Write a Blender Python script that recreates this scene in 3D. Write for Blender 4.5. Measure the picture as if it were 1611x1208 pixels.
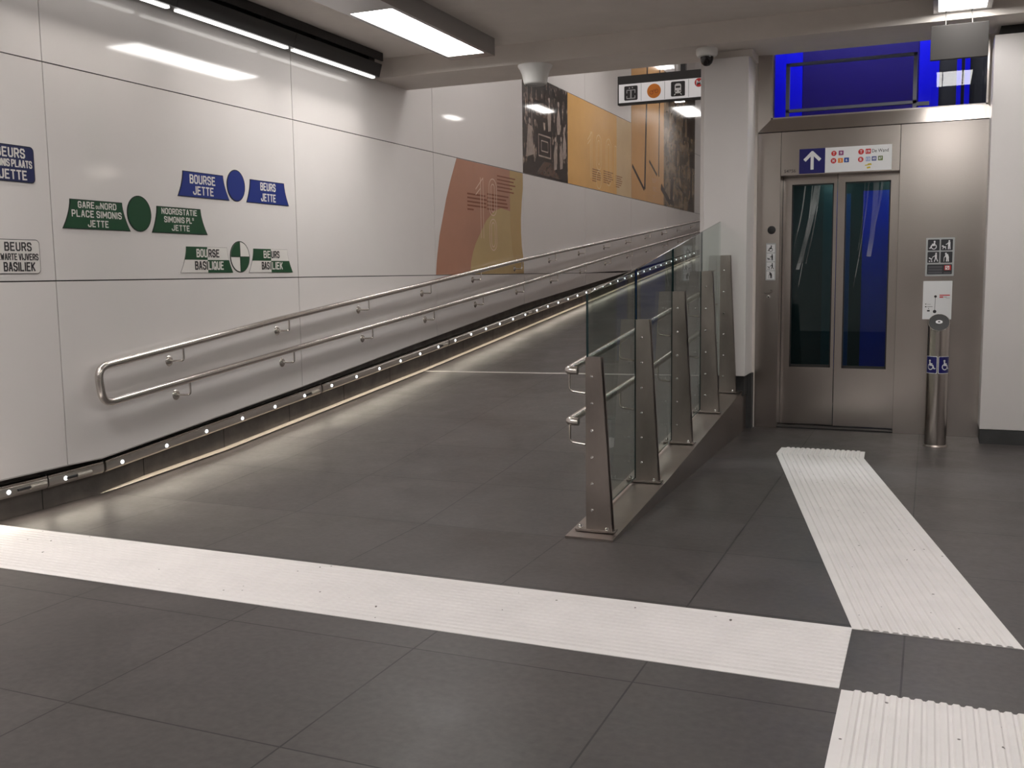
import bpy, bmesh, math, random
from mathutils import Vector, Matrix
random.seed(7)
S = bpy.context.scene
C = S.collection
for o in list(bpy.data.objects):
    bpy.data.objects.remove(o)

# ------------------------------------------------------------------ camera
F, YAW, PITCH, ROLL = 1551.0, 0.40130769, 0.11167454, -0.01337984
fw = Vector((-math.sin(YAW) * math.cos(PITCH), math.cos(YAW) * math.cos(PITCH), -math.sin(PITCH)))
rt = Vector((math.cos(YAW), math.sin(YAW), 0))
up = rt.cross(fw)
r2 = math.cos(ROLL) * rt + math.sin(ROLL) * up
u2 = -math.sin(ROLL) * rt + math.cos(ROLL) * up
cd = bpy.data.cameras.new('camera')
cam = bpy.data.objects.new('camera', cd)
C.objects.link(cam)
cd.sensor_fit = 'HORIZONTAL'
cd.sensor_width = 36.0
cd.lens = F / 1611.0 * 36.0
cd.clip_start = 0.02
cam.matrix_world = Matrix(((r2.x, u2.x, -fw.x, 0), (r2.y, u2.y, -fw.y, 0), (r2.z, u2.z, -fw.z, 1.35), (0, 0, 0, 1)))
S.camera = cam
# ------------------------------------------------------------------ world, exposure
w = bpy.data.worlds.new('station_air')
S.world = w
w.use_nodes = True
w.node_tree.nodes['Background'].inputs[0].default_value = (0.5, 0.48, 0.46, 1)
w.node_tree.nodes['Background'].inputs[1].default_value = 0.02
S.view_settings.view_transform = 'Standard'
S.view_settings.look = 'None'
S.view_settings.exposure = 0.4
S.view_settings.gamma = 1.0
S.view_settings.use_curve_mapping = False
L_PANEL, L_WASH, L_LED, L_RAMP, L_SHAFT, L_CABIN = 16.5, 3.0, 1.0, 9.0, 70.0, 12.0
L_GRAZE = 2.7
L_HALL = 22.0

# ------------------------------------------------------------------ materials
MATS = {}
def mat(name, col=(.5, .5, .5), rough=.5, metal=0., spec=.5, emit=None, strength=0., var=0., vscale=3., vstretch=(1, 1, 1), rvar=0., bump=0., bscale=200., coat=0.):
    if name in MATS:
        return MATS[name]
    m = bpy.data.materials.new(name)
    m.use_nodes = True
    nt = m.node_tree
    b = nt.nodes['Principled BSDF']
    b.inputs['Base Color'].default_value = (*col, 1)
    b.inputs['Roughness'].default_value = rough
    b.inputs['Metallic'].default_value = metal
    b.inputs['Specular IOR Level'].default_value = spec
    if coat:
        b.inputs['Coat Weight'].default_value = coat
        b.inputs['Coat Roughness'].default_value = .05
    if emit:
        b.inputs['Emission Color'].default_value = (*emit, 1)
        b.inputs['Emission Strength'].default_value = strength
    if var or rvar or bump:
        tc = nt.nodes.new('ShaderNodeTexCoord')
        mp = nt.nodes.new('ShaderNodeMapping')
        mp.inputs['Scale'].default_value = vstretch
        nt.links.new(tc.outputs['Object'], mp.inputs['Vector'])
        n = nt.nodes.new('ShaderNodeTexNoise')
        n.inputs['Scale'].default_value = vscale
        n.inputs['Detail'].default_value = 6
        n.inputs['Roughness'].default_value = .6
        nt.links.new(mp.outputs[0], n.inputs['Vector'])
        if var:
            r = nt.nodes.new('ShaderNodeMapRange')
            r.inputs['From Min'].default_value = .25
            r.inputs['From Max'].default_value = .75
            r.inputs['To Min'].default_value = 1 - var
            r.inputs['To Max'].default_value = 1 + var
            nt.links.new(n.outputs[0], r.inputs['Value'])
            mx = nt.nodes.new('ShaderNodeVectorMath')
            mx.operation = 'SCALE'
            mx.inputs[0].default_value = col
            nt.links.new(r.outputs[0], mx.inputs['Scale'])
            nt.links.new(mx.outputs[0], b.inputs['Base Color'])
        if rvar:
            r = nt.nodes.new('ShaderNodeMapRange')
            r.inputs['From Min'].default_value = .25
            r.inputs['From Max'].default_value = .75
            r.inputs['To Min'].default_value = max(.02, rough - rvar)
            r.inputs['To Max'].default_value = rough + rvar
            nt.links.new(n.outputs[0], r.inputs['Value'])
            nt.links.new(r.outputs[0], b.inputs['Roughness'])
        if bump:
            n2 = nt.nodes.new('ShaderNodeTexNoise')
            n2.inputs['Scale'].default_value = bscale
            nt.links.new(mp.outputs[0], n2.inputs['Vector'])
            bp = nt.nodes.new('ShaderNodeBump')
            bp.inputs['Strength'].default_value = bump
            bp.inputs['Distance'].default_value = .002
            nt.links.new(n2.outputs[0], bp.inputs['Height'])
            nt.links.new(bp.outputs[0], b.inputs['Normal'])
    MATS[name] = m
    return m

def glass(name, tint=(.9, .95, .93), ior=1.5, rough=0.0):
    m = bpy.data.materials.new(name)
    m.use_nodes = True
    nt = m.node_tree
    nt.nodes.remove(nt.nodes['Principled BSDF'])
    t = nt.nodes.new('ShaderNodeBsdfTransparent')
    t.inputs[0].default_value = (*tint, 1)
    g = nt.nodes.new('ShaderNodeBsdfGlossy')
    g.inputs['Roughness'].default_value = rough
    lw = nt.nodes.new('ShaderNodeLayerWeight')
    pw = nt.nodes.new('ShaderNodeMath')
    pw.operation = 'POWER'
    pw.inputs[1].default_value = 5.0
    nt.links.new(lw.outputs['Facing'], pw.inputs[0])
    f = nt.nodes.new('ShaderNodeMath')          # Schlick reflectance of one glass face
    f.operation = 'MULTIPLY_ADD'
    f.inputs[1].default_value = .95
    f.inputs[2].default_value = ((ior - 1) / (ior + 1)) ** 2
    nt.links.new(pw.outputs[0], f.inputs[0])
    x = nt.nodes.new('ShaderNodeMixShader')
    nt.links.new(f.outputs[0], x.inputs[0])
    nt.links.new(t.outputs[0], x.inputs[1])
    nt.links.new(g.outputs[0], x.inputs[2])
    nt.links.new(x.outputs[0], nt.nodes['Material Output'].inputs[0])
    return m

def tile_mat(name, ox, oy, sx, sy, col, rough):
    m = bpy.data.materials.new(name)
    m.use_nodes = True
    nt = m.node_tree
    b = nt.nodes['Principled BSDF']
    b.inputs['Specular IOR Level'].default_value = .42
    L = nt.links.new
    def node(t, **k):
        n = nt.nodes.new(t)
        for a, v in k.items():
            setattr(n, a, v)
        return n
    def mth(op, a, bb=None, c=None):
        n = node('ShaderNodeMath', operation=op)
        for i, v in enumerate((a, bb, c)):
            if v is None:
                continue
            if isinstance(v, (int, float)):
                n.inputs[i].default_value = v
            else:
                L(v, n.inputs[i])
        return n.outputs[0]
    tc = node('ShaderNodeTexCoord')
    sp = node('ShaderNodeSeparateXYZ')
    L(tc.outputs['Object'], sp.inputs[0])
    u = mth('DIVIDE', mth('SUBTRACT', sp.outputs[0], ox), sx)
    v = mth('DIVIDE', mth('SUBTRACT', sp.outputs[1], oy), sy)
    def edge(q, s):
        fr = mth('FRACT', q)
        d = mth('MULTIPLY', mth('MINIMUM', fr, mth('SUBTRACT', 1.0, fr)), s)
        return mth('LESS_THAN', d, 0.0032)
    g = mth('MAXIMUM', edge(u, sx), edge(v, sy))
    cb = node('ShaderNodeCombineXYZ')
    L(mth('FLOOR', u), cb.inputs[0])
    L(mth('FLOOR', v), cb.inputs[1])
    wn = node('ShaderNodeTexWhiteNoise', noise_dimensions='3D')
    L(cb.outputs[0], wn.inputs['Vector'])
    n1 = node('ShaderNodeTexNoise')
    n1.inputs['Scale'].default_value = 2.2
    n1.inputs['Detail'].default_value = 8
    n1.inputs['Roughness'].default_value = .62
    L(tc.outputs['Object'], n1.inputs['Vector'])
    n2 = node('ShaderNodeTexNoise')
    n2.inputs['Scale'].default_value = 34
    n2.inputs['Detail'].default_value = 3
    L(tc.outputs['Object'], n2.inputs['Vector'])
    k = mth('ADD', mth('ADD', mth('MULTIPLY', n1.outputs[0], 1.25), mth('MULTIPLY', n2.outputs[0], .8)), mth('MULTIPLY', wn.outputs[0], .16))
    sc = node('ShaderNodeVectorMath', operation='SCALE')
    sc.inputs[0].default_value = col
    L(mth('ADD', k, -.10), sc.inputs['Scale'])
    # pale scuffs
    n3 = node('ShaderNodeTexNoise')
    n3.inputs['Scale'].default_value = 1.3
    n3.inputs['Detail'].default_value = 10
    n3.inputs['Roughness'].default_value = .72
    L(tc.outputs['Object'], n3.inputs['Vector'])
    sm = node('ShaderNodeMapRange')
    sm.inputs['From Min'].default_value = .55
    sm.inputs['From Max'].default_value = .82
    sm.inputs['To Max'].default_value = .45
    L(n3.outputs[0], sm.inputs['Value'])
    mx0 = node('ShaderNodeMix', data_type='RGBA')
    L(sm.outputs[0], mx0.inputs[0])
    L(sc.outputs[0], mx0.inputs[6])
    mx0.inputs[7].default_value = (col[0] * 1.9, col[1] * 1.85, col[2] * 1.8, 1)
    mx = node('ShaderNodeMix', data_type='RGBA')
    L(g, mx.inputs[0])
    L(mx0.outputs[2], mx.inputs[6])
    mx.inputs[7].default_value = (col[0] * .12, col[1] * .11, col[2] * .11, 1)
    L(mx.outputs[2], b.inputs['Base Color'])
    rr = node('ShaderNodeMapRange')
    rr.inputs['From Min'].default_value = .3
    rr.inputs['From Max'].default_value = .7
    rr.inputs['To Min'].default_value = rough - .08
    rr.inputs['To Max'].default_value = rough + .1
    L(n1.outputs[0], rr.inputs['Value'])
    L(rr.outputs[0], b.inputs['Roughness'])
    bp = node('ShaderNodeBump')
    bp.inputs['Strength'].default_value = .15
    bp.inputs['Distance'].default_value = .002
    L(n2.outputs[0], bp.inputs['Height'])
    L(bp.outputs[0], b.inputs['Normal'])
    return m

def speck_mat(name, col):
    m = mat(name, col, .55, var=.05, vscale=5)
    nt = m.node_tree
    b = nt.nodes['Principled BSDF']
    src = b.inputs['Base Color'].links[0].from_socket
    tc = nt.nodes.new('ShaderNodeTexCoord')
    v = nt.nodes.new('ShaderNodeTexVoronoi')
    v.inputs['Scale'].default_value = 11
    v.inputs['Randomness'].default_value = 1
    nt.links.new(tc.outputs['Object'], v.inputs['Vector'])
    n = nt.nodes.new('ShaderNodeTexNoise')
    n.inputs['Scale'].default_value = 9
    nt.links.new(tc.outputs['Object'], n.inputs['Vector'])
    a = nt.nodes.new('ShaderNodeMath'); a.operation = 'MULTIPLY'
    a.inputs[1].default_value = .11
    nt.links.new(n.outputs[0], a.inputs[0])
    s = nt.nodes.new('ShaderNodeMath'); s.operation = 'LESS_THAN'
    nt.links.new(v.outputs['Distance'], s.inputs[0])
    nt.links.new(a.outputs[0], s.inputs[1])
    x = nt.nodes.new('ShaderNodeMix'); x.data_type = 'RGBA'
    nt.links.new(s.outputs[0], x.inputs[0])
    nt.links.new(src, x.inputs[6])
    x.inputs[7].default_value = (.16, .14, .13, 1)
    nt.links.new(x.outputs[2], b.inputs['Base Color'])
    return m

WALL = mat('white_lacquer_panel', (.70, .665, .65), .07, spec=.42, var=.03, vscale=.8)
WALLB = mat('white_painted_panel', (.70, .665, .65), .38, var=.03, vscale=1.2)
DARKGAP = mat('dark_gap', (.02, .018, .017), .8)
CEIL = mat('grey_painted_ceiling', (.70, .645, .60), .75, var=.08, vscale=2)
STEEL = mat('brushed_steel', (.47, .425, .395), .24, 1., var=.12, vscale=1.6, vstretch=(1, 1, .8), rvar=.025)
STEELD = mat('brown_brushed_steel', (.36, .315, .29), .36, 1., var=.22, vscale=3, vstretch=(1.5, 1.5, .7), rvar=.1)
RAIL = mat('satin_rail_steel', (.66, .62, .58), .22, 1., rvar=.04, vscale=4)
CHROME = mat('polished_bolt_steel', (.8, .78, .76), .12, 1.)
ALU = mat('grey_aluminium', (.42, .41, .41), .4, .8)
CONC = mat('dark_concrete_skirting', (.12, .106, .096), .8, var=.35, vscale=7)
TRIMM = mat('pale_metal_edge_trim', (.74, .64, .53), .4, .1)
BLACK = mat('black_plastic', (.012, .012, .013), .4)
BLACKM = mat('black_lacquered_metal', (.018, .017, .017), .45)
WPLAST = mat('white_plastic', (.75, .74, .72), .3)
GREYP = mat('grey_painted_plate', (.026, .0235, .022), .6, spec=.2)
PLINTH = mat('dark_stone_plinth', (.045, .045, .045), .5, var=.3, vscale=6)
LIGHT = mat('lit_panel_diffuser', (.9, .9, .9), .5, emit=(1, .975, .94), strength=L_PANEL)
WASH = mat('lit_wall_washer_lens', (.9, .9, .9), .5, emit=(1, .97, .93), strength=L_WASH)
LEDS = mat('lit_skirting_strip', (.9, .9, .9), .5, emit=(1, .86, .66), strength=L_LED)
LENS = mat('lit_led_lens', (.9, .9, .9), .5, emit=(.92, .97, 1), strength=3)
RAMPL = mat('lit_ramp_diffuser', (.9, .9, .9), .5, emit=(1, .96, .92), strength=L_RAMP)
HALLL = mat('added_ramp_fill_diffuser', (.9, .9, .9), .5, emit=(1, .97, .94), strength=L_HALL)  # glow of the fill lamps added above the upper ramp
SHAFTL = mat('added_shaft_tube', (.9, .9, .9), .5, emit=(.9, .94, 1), strength=L_SHAFT)
CABL = mat('lit_cabin_spot', (.9, .9, .9), .5, emit=(.85, 1, .95), strength=L_CABIN)
TACT = speck_mat('white_tactile_paving', (.78, .745, .735))
FLOORM = tile_mat('dark_stone_tiles', -2.5114, 3.0361, .8209, .8055, (.066, .057, .0553), .40)
GLASS = glass('clear_glass', (.86, .91, .89))
GEDGE = mat('green_glass_edge', (.012, .03, .032), .15)
DGLASS = glass('green_tinted_door_glass', (.55, .72, .72))
TGLASS = glass('transom_glass', (.93, .94, .97), 1.32)
NAVY = mat('navy_print', (.006, .006, .12), .35)
WHITEP = mat('white_print', (.76, .76, .77), .4)
INK = mat('dark_ink', (.02, .018, .02), .5)
PBLUE = mat('blue_enamel', (.008, .026, .19), .3)
PBLUEB = mat('dark_blue_border', (.006, .009, .03), .35)
PGREEN = mat('green_enamel', (.006, .058, .022), .3)
PGREENB = mat('dark_green_border', (.004, .012, .008), .35)
CREAM = mat('cream_lettering', (.70, .67, .64), .4)
REDP = mat('red_print', (.55, .03, .03), .4)
ORANGE = mat('orange_print', (.72, .22, .02), .4)
DORANGE = mat('dark_orange_print', (.42, .10, .01), .4)
PURPLE = mat('purple_print', (.25, .05, .17), .4)
BLUEP = mat('blue_print', (.02, .07, .3), .4)
LBLUE = mat('pale_blue_print', (.32, .4, .62), .4)
SLATE = mat('slate_blue_print', (.1, .12, .3), .4)
OLIVE = mat('olive_green_print', (.12, .17, .03), .4)
YELL = mat('yellow_print', (.6, .45, .02), .4)
DGREY = mat('dark_grey_print', (.03, .03, .035), .4)
MGREY = mat('mid_grey_print', (.09, .09, .1), .4)
LGREY = mat('light_grey_plate', (.42, .43, .43), .4)
BLUEW = mat('bright_blue_shaft_glass', (.002, .002, .85), .3)
BLUED = mat('deep_blue_shaft_glass', (.008, .0, .14), .35)
SHBLACK = mat('shaft_black', (.015, .015, .02), .5)
TEAL = mat('dark_teal_cabin_panel', (.012, .05, .07), .3)
CABD = mat('dark_cabin_wall', (.015, .025, .03), .35)
STEELG = mat('dark_grey_steel_tube', (.3, .3, .3), .5, .3)

# ------------------------------------------------------------------ helpers
def link(name, bm, m, parent=None, local=False, smooth=False):
    bmesh.ops.recalc_face_normals(bm, faces=bm.faces) if not getattr(bm, 'keepn', False) else None
    if parent is not None and not local:
        bm.transform(MW[parent.name].inverted())
    me = bpy.data.meshes.new(name)
    bm.to_mesh(me)
    bm.free()
    for q in (m if isinstance(m, (list, tuple)) else [m]):
        me.materials.append(q)
    if smooth:
        for p in me.polygons:
            p.use_smooth = True
        try:
            me.set_sharp_from_angle(angle=math.radians(35))
        except Exception:
            pass
    o = bpy.data.objects.new(name, me)
    C.objects.link(o)
    if parent is not None:
        o.parent = parent
        MW[o.name] = MW[parent.name]
    else:
        MW[o.name] = Matrix()
    return o

MW = {}
def thing(name, label, cat, loc=(0, 0, 0), rot=None, group=None):
    o = bpy.data.objects.new(name, None)
    C.objects.link(o)
    m = Matrix.Translation(loc) @ (rot.to_4x4() if rot else Matrix())
    o.matrix_world = m
    MW[o.name] = m
    o.empty_display_size = .05
    o['label'] = label
    o['category'] = cat
    if group:
        o['group'] = group
    return o

def tag(o, label, cat, group=None):
    o['label'] = label
    o['category'] = cat
    if group:
        o['group'] = group
    return o

def struct(o):
    o['kind'] = 'structure'
    return o

def B():
    return bmesh.new()

def box(bm, x0, x1, y0, y1, z0, z1, bev=0):
    r = bmesh.ops.create_cube(bm, size=1)
    vs = r['verts']
    bmesh.ops.scale(bm, vec=(x1 - x0, y1 - y0, z1 - z0), verts=vs)
    bmesh.ops.translate(bm, vec=((x0 + x1) / 2, (y0 + y1) / 2, (z0 + z1) / 2), verts=vs)
    if bev:
        es = list({e for v in vs for e in v.link_edges})
        bmesh.ops.bevel(bm, geom=es, offset=bev, segments=2, affect='EDGES', profile=.5)
    return bm

def prism(bm, pts, vec):
    """extrude a planar 3D polygon by vec"""
    a = [bm.verts.new(p) for p in pts]
    b = [bm.verts.new(Vector(p) + Vector(vec)) for p in pts]
    n = len(pts)
    bm.faces.new(a)
    bm.faces.new(list(reversed(b)))
    for i in range(n):
        j = (i + 1) % n
        bm.faces.new((a[j], a[i], b[i], b[j]))
    return bm

def ringpts(c, ax1, ax2, r, n):
    return [Vector(c) + Vector(ax1) * r * math.cos(2 * math.pi * i / n) + Vector(ax2) * r * math.sin(2 * math.pi * i / n) for i in range(n)]

def tube(bm, pts, r, n=14, caps=True, rad=None):
    """sweep a circle along a polyline"""
    pts = [Vector(p) for p in pts]
    ds = []
    for i in range(len(pts)):
        a = pts[max(i - 1, 0)]
        b = pts[min(i + 1, len(pts) - 1)]
        ds.append((b - a).normalized())
    nrm = ds[0].orthogonal().normalized()
    rings = []
    for i, p in enumerate(pts):
        d = ds[i]
        nrm = (nrm - d * nrm.dot(d)).normalized()
        bi = d.cross(nrm)
        rr = rad[i] if rad else r
        rings.append([bm.verts.new(q) for q in ringpts(p, nrm, bi, rr, n)])
    for a, b in zip(rings, rings[1:]):
        for i in range(n):
            bm.faces.new((a[i], a[(i + 1) % n], b[(i + 1) % n], b[i]))
    if caps:
        bm.faces.new(list(reversed(rings[0])))
        bm.faces.new(rings[-1])
    return bm

def fillet(pts, r, n=6):
    """round the corners of a polyline"""
    pts = [Vector(p) for p in pts]
    out = [pts[0]]
    for i in range(1, len(pts) - 1):
        p = pts[i]
        a = (pts[i - 1] - p)
        b = (pts[i + 1] - p)
        k = min(r, a.length * .45, b.length * .45)
        a = p + a.normalized() * k
        b = p + b.normalized() * k
        for j in range(n + 1):
            t = j / n
            out.append(a * (1 - t) ** 2 + p * 2 * t * (1 - t) + b * t * t)
    out.append(pts[-1])
    return out

def lathe(bm, prof, c=(0, 0, 0), n=32):
    """prof: list of (r, z) revolved about z through c"""
    rings = []
    for r, z in prof:
        if r < 1e-6:
            rings.append([bm.verts.new((c[0], c[1], c[2] + z))])
        else:
            rings.append([bm.verts.new((c[0] + r * math.cos(2 * math.pi * i / n), c[1] + r * math.sin(2 * math.pi * i / n), c[2] + z)) for i in range(n)])
    for a, b in zip(rings, rings[1:]):
        for i in range(n):
            j = (i + 1) % n
            if len(a) == 1 and len(b) == 1:
                continue
            if len(a) == 1:
                bm.faces.new((a[0], b[i], b[j]))
            elif len(b) == 1:
                bm.faces.new((a[i], a[j], b[0]))
            else:
                bm.faces.new((a[i], a[j], b[j], b[i]))
    return bm

def interp(tab, x):
    if x <= tab[0][0]:
        return tab[0][1]
    for (x0, y0), (x1, y1) in zip(tab, tab[1:]):
        if x <= x1:
            return y0 + (y1 - y0) * (x - x0) / (x1 - x0)
    (x0, y0), (x1, y1) = tab[-2:]
    return y1 + (y1 - y0) / (x1 - x0) * (x - x1)

OCT = [(.22, 0), (.78, 0), (1, .16), (1, .84), (.78, 1), (.22, 1), (0, .84), (0, .16), (.22, 0)]
GLYPH = {
    'A': [[(0, 0), (.42, 1), (.58, 1), (1, 0)], [(.18, .3), (.82, .3)]],
    'B': [[(0, 0), (0, 1), (.72, 1), (.94, .88), (.94, .64), (.74, .53), (0, .53)], [(.74, .53), (1, .40), (1, .13), (.76, 0), (0, 0)]],
    'C': [[(1, .80), (1, .84), (.78, 1), (.22, 1), (0, .84), (0, .16), (.22, 0), (.78, 0), (1, .16), (1, .2)]],
    'D': [[(0, 0), (0, 1), (.72, 1), (1, .82), (1, .18), (.72, 0), (0, 0)]],
    'E': [[(.95, 1), (0, 1), (0, 0), (.95, 0)], [(0, .52), (.78, .52)]],
    'G': [[(1, .78), (1, .84), (.78, 1), (.22, 1), (0, .84), (0, .16), (.22, 0), (.78, 0), (1, .16), (1, .46), (.55, .46)]],
    'I': [[(.5, 0), (.5, 1)]],
    'J': [[(1, 1), (1, .16), (.78, 0), (.22, 0), (0, .16), (0, .26)]],
    'K': [[(0, 0), (0, 1)], [(1, 1), (0, .40)], [(.32, .58), (1, 0)]],
    'L': [[(0, 1), (0, 0), (.95, 0)]],
    'M': [[(0, 0), (0, 1), (.5, .3), (1, 1), (1, 0)]],
    'N': [[(0, 0), (0, 1), (1, 0), (1, 1)]],
    'O': [OCT],
    'P': [[(0, 0), (0, 1), (.76, 1), (1, .86), (1, .58), (.76, .44), (0, .44)]],
    'Q': [OCT, [(.6, .26), (1, -.04)]],
    'R': [[(0, 0), (0, 1), (.76, 1), (1, .86), (1, .60), (.76, .47), (0, .47)], [(.58, .47), (1, 0)]],
    'S': [[(1, .80), (.96, .87), (.78, 1), (.22, 1), (0, .86), (0, .66), (.2, .55), (.8, .46), (1, .34), (1, .14), (.78, 0), (.22, 0), (.04, .13), (0, .2)]],
    'T': [[(0, 1), (1, 1)], [(.5, 1), (.5, 0)]],
    'U': [[(0, 1), (0, .16), (.22, 0), (.78, 0), (1, .16), (1, 1)]],
    'V': [[(0, 1), (.42, 0), (.58, 0), (1, 1)]],
    'W': [[(0, 1), (.22, 0), (.5, .75), (.78, 0), (1, 1)]],
    'Z': [[(0, 1), (1, 1), (0, 0), (1, 0)]],
}
def signtext(s, m, parent, u, v, wd, ht, wz, k=.165):
    """condensed enamel-sign capitals centred on (u, v), one mesh per line"""
    wdt = {'I': .0, 'M': 1.3, 'W': 1.3, ' ': .55}
    st = ht * k
    x, lay = 0., []
    for ch in s:
        a = wdt.get(ch, 1.)
        lay.append((ch, x, a))
        x += a + (.0 if ch == ' ' else .62)
    tot = x - .62
    sx = (wd - st) / tot if tot > 0 else 0
    polys = []
    for ch, x0, a in lay:
        for stroke in GLYPH.get(ch, []):
            pts = [(u - wd / 2 + st / 2 + (x0 + (p[0] * a if a else 0)) * sx, v - ht / 2 + st / 2 + p[1] * (ht - st)) for p in stroke]
            for p, q in zip(pts, pts[1:]):
                d = Vector((q[0] - p[0], q[1] - p[1]))
                if d.length < 1e-6:
                    continue
                e = d.normalized() * st * .42
                polys.append(line((p[0] - e.x, p[1] - e.y), (q[0] + e.x, q[1] + e.y), st))
    return link('lettering', flat(polys, wz - .0006, wz), m, parent, True)

# flat artwork: polygons in a local (u, v) frame, each a thin prism from w0 to w1
RWALL = Matrix(((0, 0, 1), (1, 0, 0), (0, 1, 0)))      # u -> +Y, v -> +Z, normal +X
RFRONT = Matrix(((1, 0, 0), (0, 0, -1), (0, 1, 0)))    # u -> +X, v -> +Z, normal -Y
def flat(polys, w0=0., w1=.002):
    bm = B()
    for i, p in enumerate(polys):       # overlapping strokes step up by a few microns
        prism(bm, [(q[0], q[1], w0) for q in p], (0, 0, w1 - w0 + (i % 16) * 1.5e-5))
    return bm
def rect(u0, v0, u1, v1, r=0., n=5):
    if r <= 0:
        return [(u0, v0), (u1, v0), (u1, v1), (u0, v1)]
    out = []
    for cx, cy, a0 in ((u1 - r, v0 + r, -90), (u1 - r, v1 - r, 0), (u0 + r, v1 - r, 90), (u0 + r, v0 + r, 180)):
        for k in range(n + 1):
            a = math.radians(a0 + 90 * k / n)
            out.append((cx + r * math.cos(a), cy + r * math.sin(a)))
    return out
def circ(cx, cy, r, n=28, ry=None):
    ry = ry or r
    return [(cx + r * math.cos(2 * math.pi * i / n), cy + ry * math.sin(2 * math.pi * i / n)) for i in range(n)]
def ring(cx, cy, r0, r1, n=28):
    out = []
    for i in range(n):
        a, b = 2 * math.pi * i / n, 2 * math.pi * (i + 1) / n
        out.append([(cx + r0 * math.cos(a), cy + r0 * math.sin(a)), (cx + r1 * math.cos(a), cy + r1 * math.sin(a)), (cx + r1 * math.cos(b), cy + r1 * math.sin(b)), (cx + r0 * math.cos(b), cy + r0 * math.sin(b))])
    return out
def line(p, q, wd):
    d = Vector((q[0] - p[0], q[1] - p[1]))
    n = Vector((-d.y, d.x)).normalized() * wd / 2
    return [(p[0] + n.x, p[1] + n.y), (p[0] - n.x, p[1] - n.y), (q[0] - n.x, q[1] - n.y), (q[0] + n.x, q[1] + n.y)]
def place(polys, u, v, s, mirror=False):
    return [[(u + (1 - p[0] if mirror else p[0]) * s, v + p[1] * s) for p in q] for q in polys]

def wheelchair():
    return [circ(.42, .86, .095, 16), line((.42, .76), (.47, .42), .14), line((.44, .62), (.68, .6), .075), line((.44, .47), (.72, .45), .1), line((.7, .5), (.82, .16), .1), line((.8, .16), (.94, .2), .075)] + ring(.48, .33, .2, .28, 20)
def with_dog():
    return [circ(.72, .9, .085, 14), line((.72, .8), (.72, .4), .22), line((.67, .42), (.65, .05), .1), line((.78, .42), (.81, .05), .1), line((.68, .72), (.4, .52), .075), line((.12, .28), (.42, .28), .13), line((.16, .26), (.12, .05), .06), line((.38, .26), (.41, .05), .06), circ(.11, .38, .085, 12)]
def with_pram():
    return [circ(.76, .9, .085, 14), line((.75, .8), (.75, .42), .19), line((.73, .44), (.6, .05), .09), line((.78, .44), (.94, .07), .09), line((.72, .7), (.44, .54), .07), line((.46, .56), (.3, .18), .05), line((.08, .46), (.36, .3), .11), circ(.14, .1, .07, 12), circ(.36, .1, .07, 12)]
def elderly():
    return [circ(.44, .87, .095, 14), line((.5, .8), (.62, .4), .28), line((.55, .42), (.52, .05), .12), line((.67, .42), (.69, .05), .12), line((.45, .7), (.3, .48), .08), line((.28, .52), (.26, .05), .05)]

def text(name, s, m, parent, u, v, wd, ht, wz=.003, bold=.012, outline=0., slant=0.):
    """lettering centred on (u, v) of the parent's local plane, wd x ht"""
    cu = bpy.data.curves.new(name, 'FONT')
    cu.body = s
    cu.size = 1
    cu.offset = bold
    if outline:
        cu.fill_mode = 'NONE' if hasattr(cu, 'fill_mode') and 'NONE' in [e.identifier for e in cu.bl_rna.properties['fill_mode'].enum_items] else 'BOTH'
        cu.bevel_depth = outline
        cu.bevel_resolution = 0
        cu.offset = 0
    ob = bpy.data.objects.new(name, cu)
    C.objects.link(ob)
    bpy.context.view_layer.update()
    ev = ob.evaluated_get(bpy.context.evaluated_depsgraph_get())
    me = bpy.data.meshes.new_from_object(ev)
    bpy.data.objects.remove(ob)
    bpy.data.curves.remove(cu)
    xs = [q.co.x for q in me.vertices]
    ys = [q.co.y for q in me.vertices]
    zs = [q.co.z for q in me.vertices]
    x0, x1, y0, y1 = min(xs), max(xs), min(ys), max(ys)
    for q in me.vertices:
        a = (q.co.x - (x0 + x1) / 2) / (x1 - x0) * wd
        b = (q.co.y - (y0 + y1) / 2) / (y1 - y0) * ht
        q.co = (u + a + slant * b, v + b, wz + (q.co.z - min(zs)) * .1)
    me.materials.clear()
    me.materials.append(m)
    o = bpy.data.objects.new(name, me)
    C.objects.link(o)
    o.parent = parent
    MW[o.name] = MW[parent.name]
    return o

# ------------------------------------------------------------------ profiles measured along the ramp
XW = -4.72                 # face of the left wall panels
XB = -4.80                 # recessed skirting behind them
RW = [(4.65, 0), (5.8, .072), (8.95, .36), (13.6, .83), (14.62, .942), (24, 1.87), (34, 2.8)]      # ramp height on the wall side
RP = [(4.65, 0), (5.755, .083), (8.414, .343), (8.95, .395), (13.6, .85), (24, 1.88), (34, 2.81)]   # ramp height on the glass side
PB = [(-6, .25), (4.31, .251), (4.57, .246), (6.74, .46), (8.62, .667), (11.5, .967), (16.7, 1.40), (24, 2.02), (34, 2.87)]  # lower edge of the panels
LED = [(-6, .165), (3.9, .165), (4.45, .168), (4.75, .184), (5.56, .258), (6.37, .33), (7.19, .41), (8.0, .481), (8.81, .556), (10, .676), (24, 1.98)]
HT = [(4.5, .815), (6.344, 1.02), (8.744, 1.254), (11.155, 1.498), (21.7, 2.45)]
HL = [(4.5, .585), (6.327, .76), (8.73, .982), (11.145, 1.205), (16.391, 1.73), (21.7, 2.22)]
YEND = 34.0

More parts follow.
